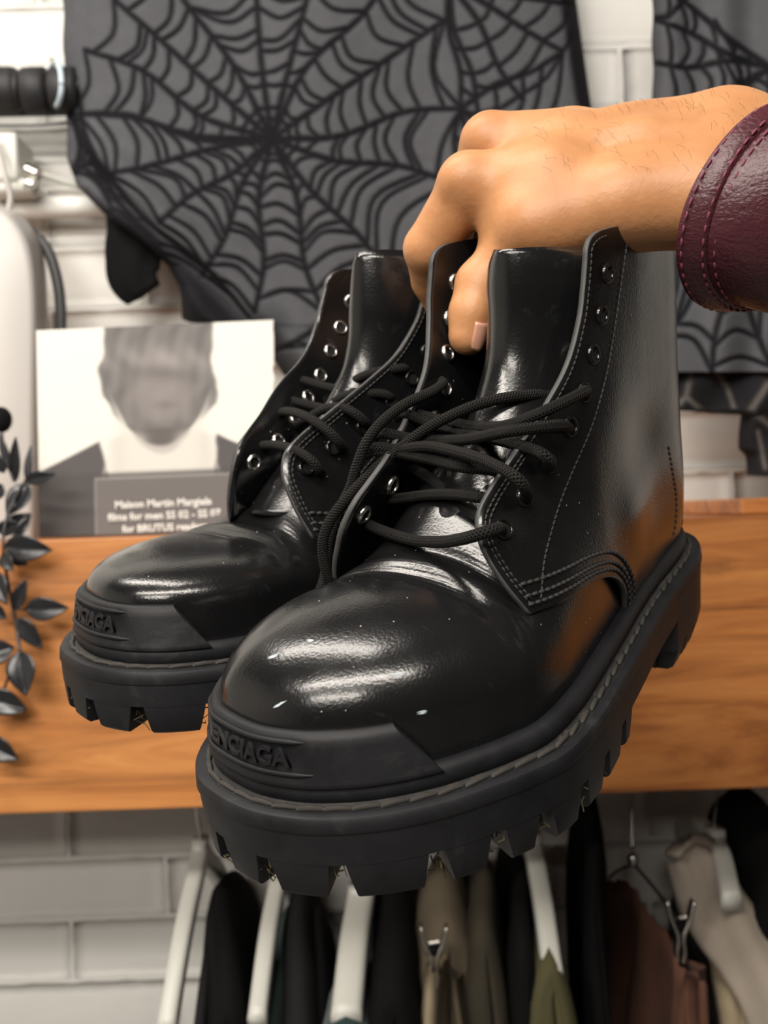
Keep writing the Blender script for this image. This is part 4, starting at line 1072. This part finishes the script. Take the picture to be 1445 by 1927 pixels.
def px_tube(name, pts, r, mat, parent=None, n=8):
    off = np.array(parent.location) if parent is not None else np.zeros(3)
    P = cr([tuple(at(*p)) for p in pts], 6) - off
    return tube(name, P, r, mat, parent, n)
px_tube('stem', [(48, 905, .997), (22, 950, .985), (6, 1010, .965), (12, 1080, .962), (24, 1140, .96), (33, 1190, .957), (37, 1228, .952)], .0016, M['leaf'], sprig)
px_tube('stem', [(24, 1146, .96), (47, 1147, .955)], .0011, M['leaf'], sprig); px_tube('stem', [(37, 1228, .952), (10, 1290, .957), (-20, 1390, .957)], .0013, M['leaf'], sprig)
bb = bpy.data.meshes.new('bud'); bm_ = bmesh.new(); bmesh.ops.create_uvsphere(bm_, u_segments=14, v_segments=10, radius=.0105); bm_.to_mesh(bb); bm_.free(); bb.polygons.foreach_set('use_smooth', [True] * len(bb.polygons))
o = link_mesh('bud', bb, M['black'], sprig); o.location = at(2, 790, 1.02) - sprig.location; o.scale = (1, 1, 1.2)
px_tube('stem', [(2, 800, 1.02), (10, 860, 1.012), (26, 905, 1.005)], .0014, M['leaf'], sprig)

# ================================================================== things on the wall, left of the shirt
rail = empty('padded_rail', tuple(at(60, 180, 1.24))); tag(rail, 'black foam-padded clothes rail with a pale cable tie beside the web shirt', 'rail')
for (x0, x1) in ((-260, -110), (-106, 40), (44, 92), (96, 150)):
    P = [at(x0 + (x1 - x0) * q, 172 - 2 * q, 1.24) - rail.location for q in (0, .04, .1, .5, .9, .96, 1)]
    tube('padding', [tuple(p) for p in P], np.array([.020, .0245, .0262, .0266, .0262, .0245, .020]), M['foam'], rail, 24)
px_tube('pole', [(-280, 173, 1.24), (400, 160, 1.24)], .014, M['foam'], rail, 16)
px_tube('lower_bar', [(-200, 209, 1.255), (130, 203, 1.255)], .009, M['foam'], rail, 12)
px_tube('wire', [(-100, 236, 1.25), (60, 236, 1.25), (130, 230, 1.25)], .0016, M['darkgrey'], rail)
th_ = np.linspace(0, 2 * pi, 40); tie = [tuple(at(104 + 12 * cos(a), 158 + 42 * sin(a), 1.235 - .030 * cos(a)) - rail.location) for a in th_]
tube('cable_tie', tie, .0033, M['bluetie'], rail, 8)
px_tube('cable_tie_tail', [(97, 120, 1.215), (96, 108, 1.212)], .003, M['white'], rail)
pipe = px_tube('white_pipe', [(-150, 400, 1.285), (700, 368, 1.285)], .0125, M['paint'], None, 20); tag(pipe, 'white painted pipe running along the brick wall', 'pipe')
br = empty('wall_bracket', tuple(at(25, 310, 1.27))); tag(br, 'white metal bracket with a bolt fixed to the wall under the padded rail', 'bracket')
def px_box(name, x0, y0, x1, y1, d0, d1, mat, parent, bev=.004):
    a = at(x0, y0, d0); b = at(x1, y1, d0); off = parent.location if parent is not None else Vector((0, 0, 0))
    return box(name, (a.x - off.x, d0 - off.y, b.z - off.z), (b.x - off.x, d1 - off.y, a.z - off.z), mat, parent, bev, 3)
px_box('plate', -40, 248, 34, 340, 1.235, 1.30, M['white'], br, .006); px_box('foot', -30, 335, 58, 360, 1.24, 1.31, M['white'], br, .006)
px_tube('bolt', [(48, 318, 1.24), (74, 330, 1.24)], .0085, M['silver'], br, 6); px_tube('bolt', [(52, 345, 1.24), (66, 352, 1.24)], .010, M['silver'], br, 6)
px_tube('arm', [(60, 322, 1.262), (130, 345, 1.285), (200, 362, 1.30)], .004, M['white'], br)
px_tube('white_cable_', [(-10, 255, 1.22), (6, 320, 1.21), (20, 370, 1.215), (10, 420, 1.22)], .0035, M['greymetal'], br).name = 'cable'
# pale enamelled steamer body standing on the shelf
st_ = empty('garment_steamer', tuple(at(20, 1005, 1.15))); tag(st_, 'pale grey rounded appliance with a dark cable standing behind the picture card', 'appliance')
prof_ = [(-60, 385), (0, 395), (28, 415), (52, 455), (64, 510), (68, 600), (66, 800), (64, 1013)]
Pp = cr(prof_, 6); G = []
for (x, y) in Pp:
    for (dx, dd) in ((-260, 1.13), (-120, 1.128), (-14, 1.130), (-3, 1.134), (2, 1.142), (14, 1.165), (22, 1.19), (22, 1.24)):
        G.append(at(x + dx, y, dd) - st_.location)
mesh('housing', G, grid_faces(len(Pp), 8, flip=False), M['greymetal'], st_)
px_tube('cable', [(50, 430, 1.20), (86, 465, 1.20), (106, 520, 1.20), (114, 580, 1.20), (113, 660, 1.20), (108, 800, 1.20), (104, 1004, 1.20)], .0062, M['darkgrey'], st_, 10)

# ================================================================== the rail of clothes under the shelf
RAILY = 1.15; RZ = at(722, 1490, RAILY).z + .012
cr_ = tube('clothes_rail', [(-1.2, RAILY, RZ), (1.2, RAILY, RZ)], .011, M['silver'], None, 16); tag(cr_, 'round metal clothes rail under the wooden shelf', 'rail')
def hook(root, neck, tip=None):
    n = np.array(neck); top = np.array([n[0], RAILY, RZ]); off = np.array(root.location)
    pts = [n, n + (0, 0, .012), np.array([n[0], RAILY - .012, RZ - .028]), np.array([n[0], RAILY - .0165, RZ]), np.array([n[0], RAILY, RZ + .0165]), np.array([n[0], RAILY + .0165, RZ]), np.array([n[0], RAILY + .012, RZ - .012])]
    return tube('hook', cr(pts, 6) - off, .0019, M['silver'], root, 8)
def section_sweep(name, P, w, h, mat, root, taper=None):
    """rounded flat bar: section w across (x) by h high, swept along P in a plane x = const"""
    P = np.asarray(P); T = np.gradient(P, axis=0); T /= np.linalg.norm(T, axis=1)[:, None]; off = np.array(root.location)
    sx = np.array([1., 0, 0]); G = []; m = 12
    for i, p in enumerate(P):
        u = np.cross(sx, T[i]); u /= np.linalg.norm(u); k = 1 if taper is None else taper[i]
        for q in range(m):
            a = 2 * pi * (q + .5) / m; c, s = cos(a), sin(a)
            G.append(p - off + sx * w / 2 * math.copysign(abs(c) ** .5, c) + u * h / 2 * k * math.copysign(abs(s) ** .5, s))
    F = grid_faces(len(P), m, cv=True); F += [tuple(range(m)), tuple((len(P) - 1) * m + q for q in range(m))[::-1]]
    return mesh(name, G, F, mat, root)
def hanger(label, neck_px, near_px, near_d, mat, w=.018, h=.022, neck_d=RAILY, thick=1.0):
    n = np.array(at(*neck_px, neck_d)); f = np.array(at(*near_px, near_d)); dy = neck_d - near_d
    far = np.array([2 * n[0] - f[0] if abs(n[0] - f[0]) < .01 else n[0], min(neck_d + dy, YW - .02), f[2]])
    root = empty('clothes_hanger', tuple(n)); tag(root, label, 'hanger', 'hangers on the rail under the shelf')
    mid = lambda a, b, t, up: a + (b - a) * t + np.array([0, 0, up])
    P = cr([far, mid(n, far, .55, .012), mid(n, far, .15, .006), n + (0, 0, .004), mid(n, f, .15, .006), mid(n, f, .55, .012), f], 8)
    section_sweep('arms', P, w, h, mat, root)
    section_sweep('neck', np.array([n + (0, 0, -.008), n + (0, 0, .008), n + (0, 0, .020)]), w * .9, .030, mat, root)
    hook(root, n + (0, 0, .018))
    return root, n, f, far
def drape(name, label, cat, n, f, far, mat, tx=.022, drop=.55, seed=0, flare=1.1, up=.014, group='clothes on the rail under the shelf', x_shift=0.0):
    """cloth over a hanger: shoulders along far-neck-near, two faces hanging down"""
    rs_ = np.random.RandomState(seed); n = n + np.array([x_shift, 0, 0]); f = f + np.array([x_shift, 0, 0]); far = far + np.array([x_shift, 0, 0])
    mid = lambda a, b, t, u_: a + (b - a) * t + np.array([0, 0, u_])
    P = cr([far + (0, .0, -.02), far, mid(n, far, .5, .012), n, mid(n, f, .5, .012), f, f + (0, -.012, -.022)], 7) + np.array([0, 0, up])
    root = empty(name, tuple(n)); tag(root, label, cat, group); off = np.array(n)
    ph_ = rs_.uniform(0, 6, 4); rows = []
    ks_ = [-1, -.8, -.6, -.45, -.3, -.2, -.12, -.06, -.02, 0, .02, .06, .12, .2, .3, .45, .6, .8, 1]
    for i, p in enumerate(P):
        v = i / (len(P) - 1); e = min(v, 1 - v) * 2; r = []
        for k in ks_:
            a = abs(k); s = 1 if k > 0 else -1 if k < 0 else 0
            wx = tx * min(1, sqrt(a * 9)) * (1 + (flare - 1) * a) * (.06 + .94 * min(1, sqrt(e * 3)))
            fold = .006 * a * sin(v * 38 + ph_[0] + s * min(1, e * 4)) + .005 * a * sin(v * 17 + ph_[1]) + .003 * sin(a * 9 + ph_[2] + v * 9)
            yy = (-.03 * a if v > .5 else .02 * a) * (1 - e)
            r.append(p - off + np.array([s * wx + fold, yy, -drop * a]))
        rows.append(r)
    G = np.array(rows); o = mesh('cloth', G.reshape(-1, 3), grid_faces(G.shape[0], G.shape[1], flip=True), mat, root); solidify(o, .004, 0)
    return root
W1 = hanger('white hanger with its bare arm showing, above the bare brick wall', (378, 1612), (314, 1940), .985, M['white'])
W2 = hanger('white hanger carrying the pale teal tweed garment', (524, 1662), (484, 1925), .985, M['white'])
W3 = hanger('broad white hanger carrying the dark green velvet garment', (680, 1700), (652, 1925), .99, M['white'], w=.030, h=.030)
W4 = hanger('white hanger carrying the olive garment', (1003, 1600), (1040, 1840), .99, M['white'], w=.020)
W5 = hanger('white hanger with the grey beige scarf slung over it', (1346, 1592), (1376, 1700), 1.03, M['white'], w=.020)
def between(px, py, near, nd, dark=None):
    n = np.array(at(px, py, RAILY)); f = np.array(at(*near, nd)); far = np.array([n[0], min(2 * RAILY - nd, YW - .02), f[2]]); return n, f, far
drape('black_coat', 'black coat hanging right beside the bare white hanger', 'coat', *between(420, 1690, (425, 1900), .99), M['black'], seed=1, tx=.020)
drape('grey_jacket', 'dark grey jacket between the bare white hanger and the tweed garment', 'jacket', *between(398, 1740, (378, 1990), .99), M['charcoal'], seed=2, tx=.008)
drape('tweed_top', 'pale teal tweed top on a white hanger', 'top', W2[1] + (0, 0, -.065), W2[2] + (0, 0, -.012), W2[3] + (0, 0, -.012), M['teal'], seed=3, tx=.018, up=.006)
drape('charcoal_coat', 'charcoal coat hanging between the tweed top and the green velvet garment', 'coat', *between(566, 1700, (560, 1930), .99), M['charcoal'], seed=4, tx=.018)
drape('black_coat', 'black coat hanging tight against the charcoal coat', 'coat', *between(598, 1740, (598, 1960), 1.02), M['black'], seed=5, tx=.012)
drape('velvet_top', 'dark green velvet top on the broad white hanger', 'top', W3[1] + (0, 0, -.055), W3[2] + (0, 0, .006), W3[3], M['green'], seed=6, tx=.034, up=.002)
drape('black_dress', 'black dress hanging between the green velvet top and the beige trousers', 'dress', *between(742, 1690, (745, 1880), .99), M['black'], seed=7, tx=.026)
drape('taupe_trousers', 'taupe trousers hanging behind the beige trousers', 'trousers', *between(838, 1640, (838, 1760), 1.06), M['taupe'], seed=8, tx=.030, flare=1.2)
drape('brown_skirt', 'dark brown skirt next to the taupe trousers', 'skirt', *between(905, 1640, (915, 1760), 1.05), M['darktaupe'], seed=9, tx=.018, flare=1.2)
drape('black_shirt', 'black shirt hanging close to the left of the olive garment', 'shirt', *between(978, 1650, (990, 1800), 1.0), M['black'], seed=10, tx=.012)
drape('olive_top', 'olive top with sleeve hanging from a white hanger', 'top', W4[1] + (0, 0, -.075), W4[2] + (0, 0, .012), W4[3], M['olive'], seed=11, tx=.022, up=.006)
drape('black_gown', 'long black gown hanging left of the brown lace cloth', 'gown', *between(1108, 1500, (1120, 1650), 1.06), M['black'], seed=12, tx=.009)
drape('black_coat', 'black coat at the far end of the rail behind the scarf', 'coat', *between(1420, 1520, (1470, 1640), 1.04), M['black'], seed=13, tx=.030)
drape('black_vest', 'black vest hanging between the brown lace cloth and the scarf', 'vest', *between(1330, 1640, (1372, 1800), 1.05), M['charcoal'], seed=14, tx=.02)
# beige trousers folded in a clip hanger
def folded(name, label, cat, top_near, top_far, mat, wx, drop, seed, group='clothes on the rail under the shelf'):
    rs_ = np.random.RandomState(seed); a = np.array(at(*top_near)); b = np.array(at(*top_far)); root = empty(name, tuple(a)); tag(root, label, cat, group)
    nv, nk = 22, 17; G = np.zeros((nv, nk * 2, 3)); ph_ = rs_.uniform(0, 6, 4)
    for i in range(nv):
        t = i / (nv - 1)
        for k in range(nk * 2):
            ang = 2 * pi * k / (nk * 2); v = .5 + .5 * cos(ang)              # 0 far .. 1 near
            base_ = b + (a - b) * v; wv = wx * (.45 + .55 * sm01(t * 3)) * (1 + .12 * sin(t * 9 + ph_[0]))
            x = wv * math.copysign(abs(sin(ang)) ** .6, sin(ang)) + .005 * sin(t * 11 + v * 5 + ph_[1]) + .003 * sin(v * 21 + ph_[2])
            G[i, k] = base_ - a + np.array([x, 0, -drop * t - .004 * sin(ang * 3) * (1 - t)])
    F = grid_faces(nv, nk * 2, cv=True); F.append(tuple(range(nk * 2))[::-1])
    mesh('cloth', G.reshape(-1, 3), F, mat, root); return root
folded('beige_trousers', 'pale beige twill trousers held by a metal clip', 'trousers', (806, 1832, .99), (850, 1720, 1.22), M['beige'], .0185, .45, 1)
folded('taupe_trousers', 'folded taupe trousers beside the pale beige trousers', 'trousers', (868, 1840, 1.02), (880, 1740, 1.22), M['taupe'], .014, .45, 2)
def clip(label, top, d, s=1.0, lean=0):
    root = empty('hanger_clip', tuple(at(*top, d))); tag(root, label, 'clip', 'metal hanger clips'); x, y = top
    for sgn_ in (-1, 1):
        P = [(x + sgn_ * 24 * s + lean, y, d), (x + sgn_ * 17 * s, y + 30 * s, d), (x + sgn_ * 5 * s, y + 62 * s, d), (x + sgn_ * 7 * s, y + 92 * s, d), (x + sgn_ * 4 * s, y + 112 * s, d)]
        pts = cr([tuple(at(*p)) for p in P], 5); G = []
        for p in pts:
            for q in (-.007, .007): G.append(p + np.array([0, q, 0]) - np.array(root.location))
        o = mesh('jaw', G, grid_faces(len(pts), 2), M['silver'], root); solidify(o, .0022, 0)
    px_tube('spring', [(x - 14 * s, y + 46 * s, d), (x + 14 * s, y + 46 * s, d)], .0055, M['black'], root, 10)
    px_tube('bridge', [(x - 12 * s, y + 34 * s, d - .004), (x + 12 * s, y + 30 * s, d - .004)], .002, M['silver'], root)
    return root
clip('metal clip gripping the waistband of the beige trousers', (816, 1742), 1.00)
clip('metal clip gripping the corner of the brown lace cloth', (1279, 1694), 1.02, 1.05)
# brown lace cloth hung by its corners from a wire hanger
wh = empty('wire_hanger', tuple(at(1190, 1612, 1.12))); tag(wh, 'thin wire hanger with a silver swivel ball carrying the brown lace cloth', 'hanger', 'hangers on the rail under the shelf')
px_tube('hook', [(1190, 1488, 1.14), (1189, 1540, 1.13), (1190, 1600, 1.12)], .0018, M['silver'], wh)
sb = bpy.data.meshes.new('ball'); bm_ = bmesh.new(); bmesh.ops.create_uvsphere(bm_, u_segments=14, v_segments=10, radius=.0062); bm_.to_mesh(sb); bm_.free(); sb.polygons.foreach_set('use_smooth', [True] * len(sb.polygons))
o = link_mesh('swivel_ball', sb, M['silver'], wh); o.location = at(1191, 1618, 1.12) - wh.location; o.scale = (1, 1, 1.3)
px_tube('bar', [(1192, 1626, 1.12), (1225, 1664, 1.07), (1262, 1712, 1.02), (1280, 1735, 1.01)], .0017, M['black'], wh); px_tube('bar', [(1190, 1626, 1.12), (1160, 1640, 1.19), (1146, 1652, 1.24)], .0017, M['black'], wh)
G = []; top = cr([(1142, 1662, 1.24), (1165, 1655, 1.22), (1195, 1672, 1.18), (1200, 1692, 1.16), (1225, 1720, 1.12), (1255, 1762, 1.06), (1275, 1806, 1.015), (1290, 1828, 1.0), (1310, 1834, .985), (1330, 1850, .975)], 5); lw = empty('lace_cloth', tuple(at(1250, 1800, 1.05)))
for i, p in enumerate(top):
    for j in range(16):
        t = j / 15; q = np.array(at(*p)); q = q + np.array([.006 * sin(i * .55 + t * 4) * (.3 + t) - .05 * t * (1 - i / len(top)), .004 * cos(i * .8), -.34 * t + .002 * sin(i * 1.9) * (1 - t)]); G.append(q - np.array(lw.location))
o = mesh('cloth', G, grid_faces(len(top), 16, flip=True), M['brown'], lw); solidify(o, .003, 0)
tag(lw, 'brown lace cloth hung by its corners from clips', 'cloth', 'clothes on the rail under the shelf')
folded('brown_strap', 'narrow folded brown strap gripped in the metal clip', 'strap', (1303, 1838, .972), (1300, 1810, 1.03), M['brown'], .013, .3, 5)
# scarf slung over the last white hanger
def ribbon(name, pts, width, mat, parent, flut=.004):
    off = np.array(parent.location); P = cr([tuple(at(*p[:3])) for p in pts], 8); Wd = cr([(p[3], p[4]) for p in pts], 8); G = []
    for i, p in enumerate(P):
        a = Wd[i][1]; dr = np.array(RV) * cos(a) + np.array(UV_) * sin(a); w = Wd[i][0] * p[1] / FPX
        for j in range(13):
            s = -1 + j / 6; G.append(p - off + dr * w * s + np.array([0, flut * sin(s * 5 + i * .12) + .012 * s * s, 0]))
    o = mesh(name, G, grid_faces(len(P), 13), mat, parent); solidify(o, .006, 0); return o
sc_ = empty('scarf', tuple(at(1330, 1590, 1.08))); tag(sc_, 'grey beige scarf slung over the end of a white hanger', 'scarf')
ribbon('front_fold', [(1282, 1612, 1.10, 28, .9), (1306, 1640, 1.09, 46, .80), (1336, 1692, 1.07, 60, .72), (1372, 1748, 1.035, 62, .62), (1415, 1806, 1.02, 62, .66), (1462, 1880, 1.0, 66, .6), (1500, 1980, .99, 70, .5)], 0, M['greige'], sc_)
ribbon('back_fold', [(1280, 1605, 1.085, 24, .6), (1300, 1588, 1.095, 22, .5), (1330, 1600, 1.11, 22, .4), (1350, 1640, 1.12, 24, .2)], 0, M['greige'], sc_)
ribbon('under_fold', [(1372, 1775, 1.05, 26, .2), (1385, 1840, 1.04, 36, .1), (1400, 1900, 1.03, 42, .05), (1412, 1990, 1.02, 44, 0)], 0, M['beige'], sc_)
